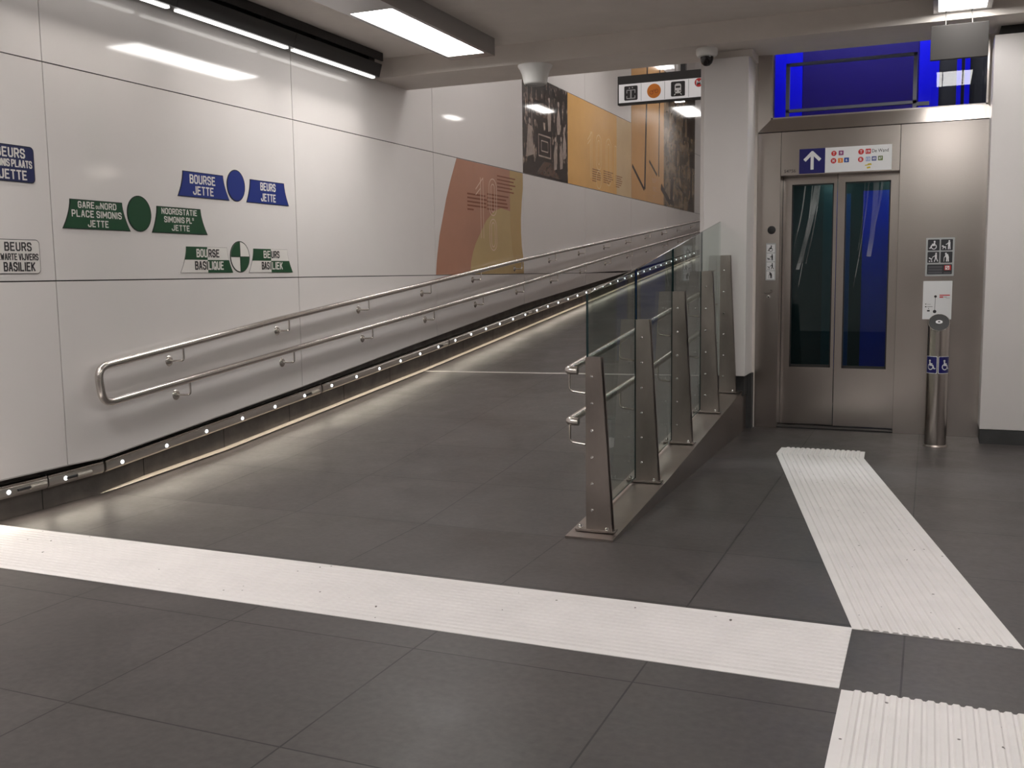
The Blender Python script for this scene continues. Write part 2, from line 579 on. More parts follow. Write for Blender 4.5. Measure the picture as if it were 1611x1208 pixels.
# ------------------------------------------------------------------ setting: floor and ramp
bm = B()
def quad(bm, a, b, c, d):
    return bm.faces.new([bm.verts.new(p) for p in (a, b, c, d)])
box(bm, -4.9, 4.6, -5, 4.65, -.12, 0)
box(bm, -1.68, 4.6, 4.65, 8.9, -.12, 0)
floor = struct(link('floor', bm, FLOORM))
bm = B()
prev = None
ys = [4.65, 5.0, 5.4, 5.8, 6.5, 7.3, 8.1, 8.5, 8.95, 10, 11.5, 13.6, 14.62, 18, 24, YEND]
for y in ys:
    za, zb = interp(RW, y), interp(RP, y)
    xr = -1.68 if y <= 8.5 else -1.76
    row = [bm.verts.new(p) for p in ((XB - .05, y, za), (-3.3, y, (za + zb) / 2), (xr, y, zb), (xr, y, -.12), (XB - .05, y, -.12))]
    if prev:
        for i in range(5):
            j = (i + 1) % 5
            bm.faces.new((prev[i], prev[j], row[j], row[i]))
    else:
        bm.faces.new(row)
    prev = row
bm.faces.new(list(reversed(prev)))
ramp = struct(link('floor_ramp', bm, FLOORM))
bm = B()
y = 8.95
prism(bm, [(XB + .01, y - .012, interp(RW, y) - .004), (-1.77, y - .012, interp(RP, y) - .004), (-1.77, y - .012, interp(RP, y) + .003), (XB + .01, y - .012, interp(RW, y) + .003)], (0, .028, .003))
struct(link('trim_1', bm, mat('pale_ramp_joint', (.6, .57, .54), .45)))

# ------------------------------------------------------------------ setting: left wall of large lacquered panels
Y0, PW = 4.3079, 2.4170
JZ = [None, 1.342, 2.589, 3.836, 5.083, 6.33, 7.5]
GAP = .0035
bm = B()
k = -4
while Y0 + k * PW < YEND:
    ya, yb = Y0 + k * PW + GAP, min(Y0 + (k + 1) * PW - GAP, YEND)
    for r in range(6):
        zt = JZ[r + 1] - GAP
        lo = JZ[r]
        if ya < 7.0 and r >= 3:
            continue
        if yb < 8.0 or ya < 8.0 < yb:
            zt = min(zt, 3.30 if yb < 8.0 else zt)
        bot = []
        bps = [ya] + [p[0] for p in PB if ya < p[0] < yb] + [yb]
        for yy in bps:
            zz = interp(PB, yy)
            if lo is not None:
                zz = max(zz, lo + GAP)
            bot.append((XW, yy, zz))
        if all(p[2] >= zt for p in bot):
            continue
        if any(p[2] >= zt for p in bot):
            cut = []
            for p, q in zip(bot, bot[1:]):
                cut.append(p)
                if p[2] < zt <= q[2]:
                    t = (zt - p[2]) / (q[2] - p[2])
                    cut.append((XW, p[1] + (q[1] - p[1]) * t, zt))
            cut = [p for p in cut if p[2] <= zt]
            poly = cut + [(XW, ya, zt)]
        else:
            poly = bot + [(XW, yb, zt), (XW, ya, zt)]
        if len(poly) >= 3:
            prism(bm, poly, (-.02, 0, 0))
    k += 1
bk = [(-4.745, -5, .30), *[(-4.745, p[0], p[1] + .03) for p in PB[1:]], (-4.745, YEND, interp(PB, YEND) + .03), (-4.745, YEND, 7.5), (-4.745, 8.0, 7.5), (-4.745, 8.0, 3.4), (-4.745, -5, 3.4)]
wl = link('wall_left', bm, WALL)
struct(wl)
bm = B()
prism(bm, bk, (-.02, 0, 0))
struct(link('wall_left_backing', bm, DARKGAP))
# pale drip edge along the foot of the panels
bm = B()
for (a, za), (b, zb) in zip(PB, PB[1:] ):
    prism(bm, [(XW + .004, a, za - .008), (XW - .022, a, za - .008), (XW - .022, a, za - .0005), (XW + .004, a, za - .0005)], (0, b - a, zb - za))
struct(link('trim_2', bm, mat('panel_edge_profile', (.55, .52, .5), .35, .5)))
# recessed skirting
bm = B()
prev = None
for y in [-5, 4.3, 4.65, 5.8, 7.2, 8.95, 11.5, 13.6, 16.7, 20, 24, YEND]:
    za, zb = interp(RW, y) - .05, interp(PB, y) + .12
    row = [bm.verts.new(p) for p in ((XB, y, za), (XB, y, zb), (XB - .1, y, zb), (XB - .1, y, za))]
    if prev:
        for i in range(4):
            bm.faces.new((prev[i], prev[(i + 1) % 4], row[(i + 1) % 4], row[i]))
    else:
        bm.faces.new(row)
    prev = row
bm.faces.new(prev)
struct(link('baseboard_left', bm, CONC))
bm = B()   # dark joints of the skirting stones
for k in range(-10, 24):
    y = 4.18 + k * .8209
    if -5 < y < YEND - 1:
        za, zb = interp(RW, y), interp(LED, y) - .03
        if zb > za + .02:
            box(bm, XB - .01, XB + .0015, y - .003, y + .003, za, zb)
struct(link('baseboard_left_joints', bm, DARKGAP))
# pale metal edge along the foot of the skirting, on the ramp only
bm = B()
yy = [4.62, 4.75, 5.0, 5.4, 5.8, 6.5, 7.3, 8.1, 8.95, 10, 11.5, 13.6, 16.7, 20, 24, YEND]
prev = None
for i, y in enumerate(yy):
    z = interp(RW, y)
    h = .003 if i == 0 else (.012 if i == 1 else .021)
    xo = XB + (.004 if i == 0 else (.02 if i == 1 else .036))
    row = [bm.verts.new(p) for p in ((XB - .002, y, z + h), (xo, y, z + h * .8), (xo + .004, y, z + h * .45), (xo - .012, y, z + h * .35), (xo - .014, y, z - .002), (XB - .002, y, z - .002))]
    if prev:
        for a in range(6):
            bm.faces.new((prev[a], prev[(a + 1) % 6], row[(a + 1) % 6], row[a]))
    else:
        bm.faces.new(row)
    prev = row
bm.faces.new(prev)
struct(link('trim_3', bm, TRIMM))

# ------------------------------------------------------------------ setting: ceilings
bm = B()
box(bm, -4.9, 4.6, -5, 8.0, 3.29, 3.5)
struct(link('ceiling', bm, CEIL))
bm = B()
prism(bm, [(-4.74, 8.0, 3.12), (-4.74, 8.0, 3.5), (-4.74, 8.62, 3.5), (-4.74, 8.62, 3.12)], (9.34, 0, 0))
struct(link('ceiling_beam', bm, CEIL))
bm = B()
prism(bm, [(-4.9, 8.62, 5.0), (-4.9, YEND, 7.3), (-4.9, YEND, 7.45), (-4.9, 8.62, 5.15)], (3.2, 0, 0))
box(bm, -4.9, -1.7, 8.5, 8.62, 3.4, 5.15)
struct(link('ceiling_ramp', bm, mat('pale_ramp_ceiling', (.55, .53, .52), .7)))
# ------------------------------------------------------------------ setting: pillar, walls beside the lift
bm = B()
box(bm, -1.755, -1.40, 8.25, 8.6, .475, 3.06, .004)
struct(link('pillar_left', bm, WALLB))
bm = B()
box(bm, -1.74, -1.42, 8.32, 8.6, .30, .475)
box(bm, -1.46, -1.385, 8.5, 8.6, 0, .475)
struct(link('baseboard_pillar', bm, PLINTH))
bm = B()
box(bm, -1.70, -1.378, 8.3, 8.6, 3.06, 3.12)
box(bm, -1.40, -1.3775, 8.595, 8.9, 0, 3.4)
struct(link('trim_5', bm, CEIL))
bm = B()
box(bm, -1.86, -1.78, 8.6, YEND, 0, 7.4)
box(bm, -1.78, -1.755, 8.5, 8.6, .3, 3.4)
struct(link('wall_ramp_right', bm, WALLB))
bm = B()
box(bm, -4.9, -1.7, YEND, YEND + .1, 1.5, 7.5)
struct(link('wall_ramp_end', bm, WALLB))
bm = B()
box(bm, .378, 4.6, 8.317, 8.62, .11, 3.05, .004)
struct(link('wall_right_front', bm, WALLB))
bm = B()
box(bm, .382, 4.6, 8.30, 8.6, 0, .105)
struct(link('baseboard_right', bm, PLINTH))
bm = B()
box(bm, .42, 4.6, 8.36, 8.6, 3.05, 3.12)
struct(link('trim_4', bm, DARKGAP))
bm = B()
box(bm, 4.6, 4.7, -5, 8.7, -.1, 3.4)
struct(link('wall_right', bm, WALLB))
bm = B()
box(bm, -4.9, 4.6, -5.1, -5, -.1, 3.4)
struct(link('wall_rear', bm, WALLB))

# ------------------------------------------------------------------ ramp kerb under the glass
bm = B()
XL, XR = -1.685, -1.43
prev = None
for y in [4.64, 5.2, 5.755, 7.0, 8.414, 8.52]:
    z = interp(RP, y) + .012
    row = [bm.verts.new(p) for p in ((XL, y, -.05), (XL, y, z), (XR, y, z), (XR, y, -.05))]
    if prev:
        for a in range(4):
            bm.faces.new((prev[a], prev[(a + 1) % 4], row[(a + 1) % 4], row[a]))
    else:
        bm.faces.new(row)
    prev = row
bm.faces.new(prev)
kerb = link('ramp_kerb', bm, STEELD)
struct(kerb)

# ------------------------------------------------------------------ tactile paving
def ribs(width, n, h, border):
    """profile across a ribbed strip: list of (offset, height)"""
    pr = [(0, 0), (0, .0025), (border, .0025)]
    p = (width - 2 * border) / n
    for i in range(n):
        a = border + i * p
        pr += [(a + p * .18, .0025), (a + p * .34, .0025 + h), (a + p * .78, .0025 + h), (a + p * .94, .0025)]
    pr += [(width - border, .0025), (width, .0025), (width, 0)]
    return pr
def ribbed(stations, n=15, h=.0055, border=.03, alongx=False):
    bm = B()
    rows = []
    for pos, lo, hi in stations:
        pr = ribs(hi - lo, n, h, border)
        rows.append([bm.verts.new((pos, lo + o, z) if alongx else (lo + o, pos, z)) for o, z in pr])
    for a, b in zip(rows, rows[1:]):
        for i in range(len(a) - 1):
            bm.faces.new((a[i], a[i + 1], b[i + 1], b[i]))
    bm.faces.new(rows[0])
    bm.faces.new(list(reversed(rows[-1])))
    return bm
o = link('tactile_strip', ribbed([(-4.79, 3.2243, 3.8108), (-2.60, 3.2243, 3.8108), (-2.597, 3.2243, 3.8108), (-.2335, 3.2243, 3.8108)], alongx=True), TACT)
tag(o, 'white ribbed tactile strip crossing the floor in front of the ramp foot', 'tactile paving', 'white tactile paving strips')
o = link('tactile_strip', ribbed([(3.8, -.232, .345), (7.37, -1.013, -.402), (7.645, -1.013, -.41)]), TACT)
tag(o, 'white ribbed tactile strip running slantwise up to the lift doors', 'tactile paving', 'white tactile paving strips')
o = link('tactile_strip', ribbed([(-1.5, -.2255, .375), (3.2165, -.2255, .375)]), TACT)
tag(o, 'white ribbed tactile strip at the bottom right corner, running towards the viewer', 'tactile paving', 'white tactile paving strips')

# ------------------------------------------------------------------ ceiling lights
def ceiling_light(x0, x1, y0, y1, label, ly0=None, ly1=None, zb=3.15, zc=3.29, m=LIGHT, group='flat ceiling lights'):
    ly0 = y0 + .1 if ly0 is None else ly0
    ly1 = y1 - .1 if ly1 is None else ly1
    t = thing('ceiling_light', label, 'light', ((x0 + x1) / 2, (y0 + y1) / 2, zb), group=group)
    bm = B()
    fx = .035
    # tray with an open underside
    for a in ((x0, x0 + fx, y0, y1), (x1 - fx, x1, y0, y1), (x0 + fx, x1 - fx, y0, ly0), (x0 + fx, x1 - fx, ly1, y1)):
        box(bm, a[0], a[1], a[2], a[3], zb, zc)
    box(bm, x0, x1, y0, y1, zb + .03, zc)
    link('housing', bm, ALU, t)
    bm = B()
    box(bm, x0 + fx, x1 - fx, ly0, ly1, zb + .004, zb + .028)
    link('diffuser', bm, m, t)
    return t
ceiling_light(-3.80, -3.40, 4.6, 7.74, 'lit flat ceiling light in a long grey housing above the ramp foot', 6.09, 7.6)
ceiling_light(-.045, .335, 6.0, 8.0, 'lit flat ceiling light at the top right, above the blank grey plate', 6.62, 7.94, zb=3.17)
ceiling_light(-3.80, -3.40, .6, 3.4, 'assumed ceiling light added over the left of the hall, out of view', 1.2, 3.2)  # from here on: unseen lamps, assumed and added to light the hall
ceiling_light(-3.80, -3.40, -3.4, -.6, 'assumed ceiling light added over the rear left of the hall, out of view', -3.0, -1.0)
ceiling_light(-.045, .335, 1.9, 4.2, 'assumed ceiling light added near the middle of the hall, out of view', 2.1, 4.0)
ceiling_light(-.045, .335, -2.6, -.3, 'assumed ceiling light added at the rear of the hall, out of view', -2.4, -.5)
ceiling_light(2.6, 3.0, 4.0, 6.3, 'assumed ceiling light added on the far right of the hall, out of view', 4.2, 6.1)
# lamps over the upper ramp, seen as reflections in the glossy wall
def ramp_lamp(x, y, z, lx, ly, label):
    t = thing('pendant_light', label, 'light', (x, y, z), group='lamps over the upper ramp')
    bm = B()
    box(bm, x - lx / 2 - .02, x + lx / 2 + .02, y - ly / 2 - .02, y + ly / 2 + .02, z + .01, z + .09)
    link('housing', bm, ALU, t)
    bm = B()
    box(bm, x - lx / 2, x + lx / 2, y - ly / 2, y + ly / 2, z - .012, z + .012)
    link('diffuser', bm, RAMPL, t)
    for q in (-.3, .3):
        bm = B()
        tube(bm, [(x, y + ly * q, z + .08), (x, y + ly * q, 5.0 + (y + ly * q - 8.62) * 2.3 / 25.38)], .008, 8)
        link('suspension_rod', bm, ALU, t)
ramp_lamp(-3.1, 12.9, 3.56, .12, .35, 'pendant lamp over the ramp behind the hanging direction sign')
ramp_lamp(-3.0, 16.6, 4.22, .2, .8, 'pendant lamp halfway up the ramp, reflected in the dark photo mural')
ramp_lamp(-2.6, 30.0, 6.1, .5, 1.8, 'pendant lamp near the top of the ramp, reflected in the street mural')

for i, y in enumerate((9.6, 13.6, 18.0, 23.5)):  # unseen fill lamps, added to brighten the upper ramp walls
    zc = 5.0 + (y - 8.62) * 2.3 / 25.38
    ceiling_light(-3.6, -3.2, y - .7, y + .7, ('first', 'second', 'third', 'fourth')[i] + ' added fill light over the upper ramp, hidden by the beam', zb=zc - .13, zc=zc + .1, m=HALLL, group='added fill lights over the upper ramp')

# ------------------------------------------------------------------ wall washers on a black track
t = thing('lighting_track', 'black lighting track under the ceiling along the left wall', 'track', (-4.55, 4, 3.29))
bm = B()
box(bm, -4.60, -4.50, -1.2, 7.80, 3.25, 3.288)
box(bm, -4.60, -4.585, -1.2, 7.80, 3.22, 3.25)
box(bm, -4.515, -4.50, -1.2, 7.80, 3.22, 3.25)
link('rail', bm, BLACKM, t)
for i in range(8):
    y0 = 7.72 - i * 1.245
    for yy in ((y0 - .35, y0 - 1.15) if i else (y0 - .1, y0 - .9)):
        bm = B()
        box(bm, -4.575, -4.525, yy - .02, yy + .02, 3.185, 3.25)
        link('hanger', bm, BLACKM, t)
nth = ['nearest the beam', 'second from the beam', 'third from the beam', 'fourth from the beam', 'fifth from the beam', 'sixth from the beam', 'seventh from the beam']
for i, w_ in enumerate(nth):
    y1 = 7.77 - i * 1.277
    y0 = y1 - 1.237
    t = thing('wall_washer', 'lit linear wall washer in black housing along the left wall, ' + w_, 'light', (-4.57, (y0 + y1) / 2, 3.08), group='black linear wall washers')
    bm = B()
    prism(bm, [(-4.625, y0 - .018, 3.085), (-4.535, y0 - .018, 3.085), (-4.505, y0 - .018, 3.19), (-4.60, y0 - .018, 3.19)], (0, y1 - y0 + .036, 0))
    link('housing', bm, BLACKM, t)
    bm = B()
    box(bm, -4.592, -4.558, y0 + .02, y1 - .02, 3.072, 3.088)
    link('diffuser', bm, WASH, t)
    ld = bpy.data.lights.new('grazing_beam', 'AREA')
    ld.shape = 'RECTANGLE'
    ld.size, ld.size_y = y1 - y0 - .06, .02
    ld.energy = L_GRAZE
    ld.color = (1, .95, .89)
    ld.spread = math.radians(80)
    lo = bpy.data.objects.new('grazing_beam', ld)
    C.objects.link(lo)
    zv = Vector((-.10, 0, .99)).normalized()
    dv = Vector((0, 1, 0))
    mw = Matrix((dv, zv.cross(dv), zv)).transposed().to_4x4()
    mw.translation = Vector((-4.575, (y0 + y1) / 2, 3.070))
    lo.parent = t
    lo.matrix_local = MW[t.name].inverted() @ mw

# ------------------------------------------------------------------ LED bars in the skirting recess
def led_bar(ya, yb, lenses, label, coupler):
    zm = interp(LED, (ya + yb) / 2)
    t = thing('led_light_bar', label, 'light', (-4.765, (ya + yb) / 2, zm - .03), group='LED bars along the foot of the wall')
    A, Bz = interp(LED, ya), interp(LED, yb)
    bm = B()
    sec = [(-4.795, -.036), (-4.752, -.036), (-4.738, -.022), (-4.736, .0), (-4.738, .022), (-4.752, .038), (-4.795, .038)]
    prism(bm, [(x, ya, A + z) for x, z in sec], (0, yb - ya, Bz - A))
    link('housing', bm, mat('metal_led_channel', (.62, .58, .54), .28, .9), t)
    bm = B()
    prism(bm, [(-4.757, ya, A + .036), (-4.743, ya, A + .030), (-4.740, ya, A + .038), (-4.757, ya, A + .046)], (0, yb - ya, Bz - A))
    link('top_rim', bm, RAIL, t)
    ld = bpy.data.lights.new('skirting_glow', 'AREA')
    ld.shape = 'RECTANGLE'
    ld.size, ld.size_y = yb - ya - .04, .012
    ld.energy = L_LED * (yb - ya)
    ld.color = (1, .89, .73)
    ld.spread = math.radians(150)
    lo = bpy.data.objects.new('skirting_glow', ld)
    C.objects.link(lo)
    dv = Vector((0, yb - ya, Bz - A)).normalized()
    zv = Vector((-.62, 0, .78))
    zv = (zv - dv * zv.dot(dv)).normalized()
    yv = zv.cross(dv)
    mw = Matrix((dv, yv, zv)).transposed().to_4x4()
    mw.translation = Vector((-4.733, (ya + yb) / 2, (A + Bz) / 2 - .034))
    lo.parent = t
    lo.matrix_local = MW[t.name].inverted() @ mw
    for y in lenses:
        z = interp(LED, y)
        bm = B()
        lathe(bm, [(0, .009), (.008, .0075), (.0125, .003), (.0135, -.004)], n=16)
        bm.transform(Matrix.Translation((-4.737, y, z)) @ Matrix.Rotation(math.pi / 2, 4, 'Y'))
        link('lens', bm, LENS, t, smooth=True)
    if coupler is not None:
        y = coupler
        z = interp(LED, y)
        bm = B()
        tube(bm, [(-4.735, y - .055, interp(LED, y - .055)), (-4.735, y + .055, interp(LED, y + .055))], .014, 10)
        link('coupler', bm, mat('pale_cable_coupler', (.6, .56, .5), .35, .6), t, smooth=True)
        bm = B()
        tube(bm, [(-4.735, y - .14, interp(LED, y - .14)), (-4.735, y - .05, interp(LED, y - .05))], .008, 8)
        link('cable', bm, BLACK, t, smooth=True)
words = ['second', 'third', 'fourth', 'fifth', 'sixth', 'seventh', 'eighth']
led_bar(2.06, 4.17, [2.29 + .403 * i for i in range(5)], 'level LED bar at the far left, in the recess under the wall panels', 4.10)
led_bar(4.18, 4.60, [4.301], 'short level LED bar with a pale coupler, just before the ramp rises', 4.44)
for i in range(7):
    ya = 4.62 + i * 2.425
    led_bar(ya, ya + 2.405, [ya + .134 + .404 * j for j in range(6)], 'sloping LED bar along the ramp skirting, ' + ('first' if i == 0 else words[i - 1]) + ' from the foot of the ramp', ya + 2.30)

# ------------------------------------------------------------------ wall handrail
XH = -4.64
t = thing('handrail', 'double stainless handrail on the left wall joined by a rounded end', 'handrail', (XW, 4.5, .58))
ptsT = [(XH, y, interp(HT, y)) for y in (4.50, 6.344, 8.744, 11.155, 16, 21.7, 33.5)]
ptsL = [(XH, y, interp(HL, y)) for y in (4.53, 6.327, 8.73, 11.145, 16.391, 33.5)]
loop = fillet([ptsT[1], ptsT[0], ptsL[0], ptsL[1]], .085, 8)
path = list(reversed(ptsT[2:])) + loop + ptsL[2:]
bm = B()
tube(bm, path, .0245, 18)
link('rail', bm, RAIL, t, smooth=True)
def wall_bracket(parent, y, tab):
    zr = interp(tab, y + .05)
    zd = zr - .105
    bm = B()
    rp = fillet([(XW, y, zd), (XH, y + .05, zd), (XH, y + .05, zr - .012)], .018, 5)
    tube(bm, rp, .0072, 10)
    b = link('bracket', bm, RAIL, parent, smooth=True)
    bm = B()
    lathe(bm, [(0, .010), (.018, .010), (.030, .006), (.036, .0)], n=20)
    bm.transform(Matrix.Translation((XW, y, zd)) @ Matrix.Rotation(math.pi / 2, 4, 'Y'))
    link('flange', bm, RAIL, b, smooth=True)
for i in range(20):
    wall_bracket(t, 5.205 + 1.208 * i, HT)
    wall_bracket(t, 5.254 + 1.210 * i, HL)

# ------------------------------------------------------------------ glass balustrade
t = thing('glass_balustrade', 'glass balustrade on five tapered steel posts along the ramp', 'balustrade', (-1.6, 4.76, 0))
posts = [(4.762, .922), (5.70, 1.068), (6.60, 1.214), (7.515, 1.348), (8.16, 1.462)]
GT = [(4.77, 1.236), (5.72, 1.366), (6.66, 1.507), (7.59, 1.651), (8.55, 1.796)]
posts[4] = (8.23, 1.475)
for y, zt in posts:
    zb = interp(RP, y) + .020
    bm = B()
    def plate(yo, th, xl):
        poly = [(xl, y + yo, zb), (-1.466, y + yo, zb), (-1.524, y + yo, zt), (xl, y + yo, zt)]
        prism(bm, poly, (0, th, 0))
    plate(-.024, .009, -1.604)
    plate(.015, .009, -1.604)
    po = link('post', bm, STEELD, t)
    bm = B()
    box(bm, -1.60, -1.575, y - .0148, y + .0148, zb, zt - .004)
    link('clamp_bar', bm, BLACKM, po)
    bm = B()
    bp = rect(-1.665, -.04, -1.452, .045, .018)
    prism(bm, [(u, y + v, interp(RP, y) + .0135) for u, v in bp], (0, 0, .009))
    link('base_plate', bm, STEELD, po)
    n = 6
    for i in range(n):
        z = zb + (zt - zb) * (.115 + .155 * i)
        bm = B()
        lathe(bm, [(0, .007), (.006, .006), (.009, .002), (.009, -.001)], n=12)
        bm.transform(Matrix.Translation((-1.571, y - .024, z)) @ Matrix.Rotation(math.pi / 2, 4, 'X'))
        link('bolt', bm, CHROME, po, smooth=True)
    for xx, yo in ((-1.642, -.012), (-1.49, -.032)):
        bm = B()
        lathe(bm, [(.013, 0), (.013, .006), (.009, .007), (.009, .014), (.006, .02), (0, .022)], c=(xx, y + yo, interp(RP, y) + .0225), n=14)
        link('anchor_bolt', bm, CHROME, po, smooth=True)
gy = [4.80, 5.715, 6.625, 7.535, 8.46]
for a, b in zip(gy, gy[1:]):
    a2, b2 = a + .006, b - .006
    za, zb = interp(RP, a2) + .03, interp(RP, b2) + .03
    bm = B()
    prism(bm, [(-1.622, a2, za), (-1.622, b2, zb), (-1.622, b2, interp(GT, b2)), (-1.622, a2, interp(GT, a2))], (.012, 0, 0))
    g = link('glass_panel', bm, [GLASS, GEDGE], t)
    for p in g.data.polygons:
        p.material_index = 0 if abs(p.normal.x) > .9 else 1
XG = -1.722
for tab in ([(4.80, .846), (6.076, .975), (6.975, 1.063), (8.13, 1.177)], [(4.81, .578), (6.078, .668), (6.98, .750), (8.13, .858)]):
    y0, z0 = tab[0]
    bm = B()
    pth = fillet([(XG + .055, y0, z0), (XG, y0, z0), (XG, 6.0, interp(tab, 6.0)), (XG, 7.0, interp(tab, 7.0)), (XG, 8.1, interp(tab, 8.1)), (XG, 8.12, interp(tab, 8.1) - .12)], .035, 6)
    tube(bm, pth, .0212, 18)
    rl = link('handrail_tube', bm, RAIL, t, smooth=True)
    for y, zt in posts:
        yy = y if y > 5 else y + .035
        zr = interp(tab, yy)
        bm = B()
        rp = fillet([(XG + .012, yy, zr - .015), (XG + .012, yy, zr - .105), (-1.625, yy, zr - .115)], .022, 5)
        tube(bm, rp, .0062, 10)
        link('bracket', bm, RAIL, rl, smooth=True)

# ------------------------------------------------------------------ lift
YF = 8.6
lift = thing('lift', 'stainless steel lift front with two closed glazed doors and blue window above', 'lift', (-.7, YF, 0))
def part(name, bm, m, p=lift, smooth=False):
    return link(name, bm, m, p, smooth=smooth)
bm = B(); box(bm, -1.376, -1.186, YF, 8.9, 0, 2.487, .002); part('facade_panel', bm, STEEL)
bm = B(); box(bm, -1.183, -.259, YF, 8.9, 2.128, 2.487, .002); part('facade_panel', bm, STEEL)
bm = B(); box(bm, -.256, .45, YF, 8.9, 0, 2.487, .002); part('facade_panel', bm, STEEL)
# door leaves
def leaf(x0, x1, y, gx0, gx1, lab):
    bm = B()
    zb, zt, g0, g1 = .02, 2.126, .515, 2.066
    for a in ((x0, gx0, zb, zt), (gx1, x1, zb, zt), (gx0, gx1, zb, g0), (gx0, gx1, g1, zt)):
        box(bm, a[0], a[1], y, y + .035, a[2], a[3])
    bmesh.ops.remove_doubles(bm, verts=bm.verts, dist=.0001)
    l = part('door_leaf', bm, STEEL)
    bm = B()
    box(bm, gx0, gx1, y + .016, y + .022, g0, g1)
    link('glass_pane', bm, DGLASS, l)
    bm = B()
    for a in ((gx0, gx0 + .01, g0, g1), (gx1 - .01, gx1, g0, g1), (gx0, gx1, g1 - .01, g1), (gx0, gx1, g0, g0 + .022)):
        box(bm, a[0], a[1], y + .006, y + .015, a[2], a[3])
    link('glazing_bead', bm, BLACKM, l)
    return l
lA = leaf(-1.183, -.746, 8.775, -1.112, -.772, 'left')
lB = leaf(-.737, -.259, 8.735, -.678, -.325, 'right')
# loose protective film on the glazing, its reflections painted as pale diffuse streaks
film = bpy.data.materials.new('painted_film_reflections')
film.use_nodes = True
nt = film.node_tree
nt.nodes.remove(nt.nodes['Principled BSDF'])
tr = nt.nodes.new('ShaderNodeBsdfTransparent')
tr.inputs[0].default_value = (.92, .94, .94, 1)
df = nt.nodes.new('ShaderNodeBsdfDiffuse')
df.inputs[0].default_value = (.8, .82, .82, 1)
tcn = nt.nodes.new('ShaderNodeTexCoord')
nz = nt.nodes.new('ShaderNodeTexNoise'); nz.inputs['Scale'].default_value = 2.5; nz.inputs['Detail'].default_value = 1
nt.links.new(tcn.outputs['Object'], nz.inputs['Vector'])
mr = nt.nodes.new('ShaderNodeMapRange')
mr.inputs['From Min'].default_value = .35; mr.inputs['From Max'].default_value = .7
mr.inputs['To Min'].default_value = .10; mr.inputs['To Max'].default_value = .5
nt.links.new(nz.outputs[0], mr.inputs['Value'])
mx = nt.nodes.new('ShaderNodeMixShader')
nt.links.new(mr.outputs[0], mx.inputs[0]); nt.links.new(tr.outputs[0], mx.inputs[1]); nt.links.new(df.outputs[0], mx.inputs[2])
nt.links.new(mx.outputs[0], nt.nodes['Material Output'].inputs[0])
def streaks(lst, y, l):
    bm = B()
    for (xa, za, wa, xb, zb, wb) in lst:
        ra = None
        for i in range(9):
            tt = i / 8
            xx = xa + (xb - xa) * tt + .012 * math.sin(tt * 3.1)
            zz = za + (zb - za) * tt
            wd = wa + (wb - wa) * tt
            yo = y - .004 * math.sin(tt * 3.14)
            r = [bm.verts.new((xx, yo, zz)), bm.verts.new((xx + wd * .5, yo - .004, zz)), bm.verts.new((xx + wd, yo, zz))]
            if ra:
                bm.faces.new((ra[0], ra[1], r[1], r[0]))
                bm.faces.new((ra[1], ra[2], r[2], r[1]))
            ra = r
    link('film', bm, film, l)
streaks([(-.93, 2.05, .05, -1.07, 1.35, .03), (-1.01, 2.05, .012, -1.09, 1.55, .006), (-.89, 2.05, .012, -.99, 1.4, .005), (-.95, 2.05, .01, -1.05, 1.2, .006)], 8.774, lA)
streaks([(-.46, 2.06, .045, -.50, 1.45, .035), (-.50, 2.06, .012, -.60, 1.2, .005), (-.40, 2.06, .02, -.47, 1.6, .006), (-.53, 2.06, .008, -.57, 1.5, .004)], 8.737, lB)
bm = B(); box(bm, -1.19, -.25, 8.62, 8.9, 0, .012); part('door_sill', bm, BLACKM)
bm = B(); box(bm, -1.2, -.24, 8.81, 8.9, .0, .02); part('door_track', bm, BLACKM)
bm = B(); box(bm, -1.2, -.24, 8.815, 8.9, 2.1, 2.2); part('door_track', bm, BLACKM)
# mitred frame around the upper window
xo0, xo1, xi0, xi1, zo, zi, ztop = -1.376, .438, -1.272, .362, 2.490, 2.598, 3.34
bm = B()
yo, yi = 8.582, 8.612
def facef(*p):
    bm.faces.new([bm.verts.new(q) for q in p])
V = lambda x, y, z: (x, y, z)
facef(V(xo0, yo, zo), V(xo1, yo, zo), V(xi1, yi, zi), V(xi0, yi, zi))
facef(V(xo0, yo, zo), V(xi0, yi, zi), V(xi0, yi, ztop), V(xo0, yo, ztop))
facef(V(xo1, yo, zo), V(xo1, yo, ztop), V(xi1, yi, ztop), V(xi1, yi, zi))
facef(V(xo0, yo, zo), V(xo0, 8.8, zo), V(xo1, 8.8, zo), V(xo1, yo, zo))
facef(V(xo0, yo, zo), V(xo0, yo, ztop), V(xo0, 8.8, ztop), V(xo0, 8.8, zo))
facef(V(xo1, yo, zo), V(xo1, 8.8, zo), V(xo1, 8.8, ztop), V(xo1, yo, ztop))
facef(V(xi0, yi, zi), V(xi1, yi, zi), V(xi1, 8.8, zi), V(xi0, 8.8, zi))
facef(V(xi0, yi, zi), V(xi0, 8.8, zi), V(xi0, 8.8, ztop), V(xi0, yi, ztop))
facef(V(xi1, yi, zi), V(xi1, yi, ztop), V(xi1, 8.8, ztop), V(xi1, 8.8, zi))
bmesh.ops.remove_doubles(bm, verts=bm.verts, dist=.0001)
part('window_frame', bm, STEEL)
bm = B()
for a in ((xi0, xi0 + .014, zi, ztop), (xi1 - .014, xi1, zi, ztop), (xi0, xi1, zi, zi + .012)):
    box(bm, a[0], a[1], yi + .002, yi + .02, a[2], a[3])
part('glazing_bead', bm, RAIL)
bm = B(); box(bm, xi0 - .06, xi1 + .06, 9.02, 9.028, zi - .05, ztop); part('window_pane', bm, TGLASS)
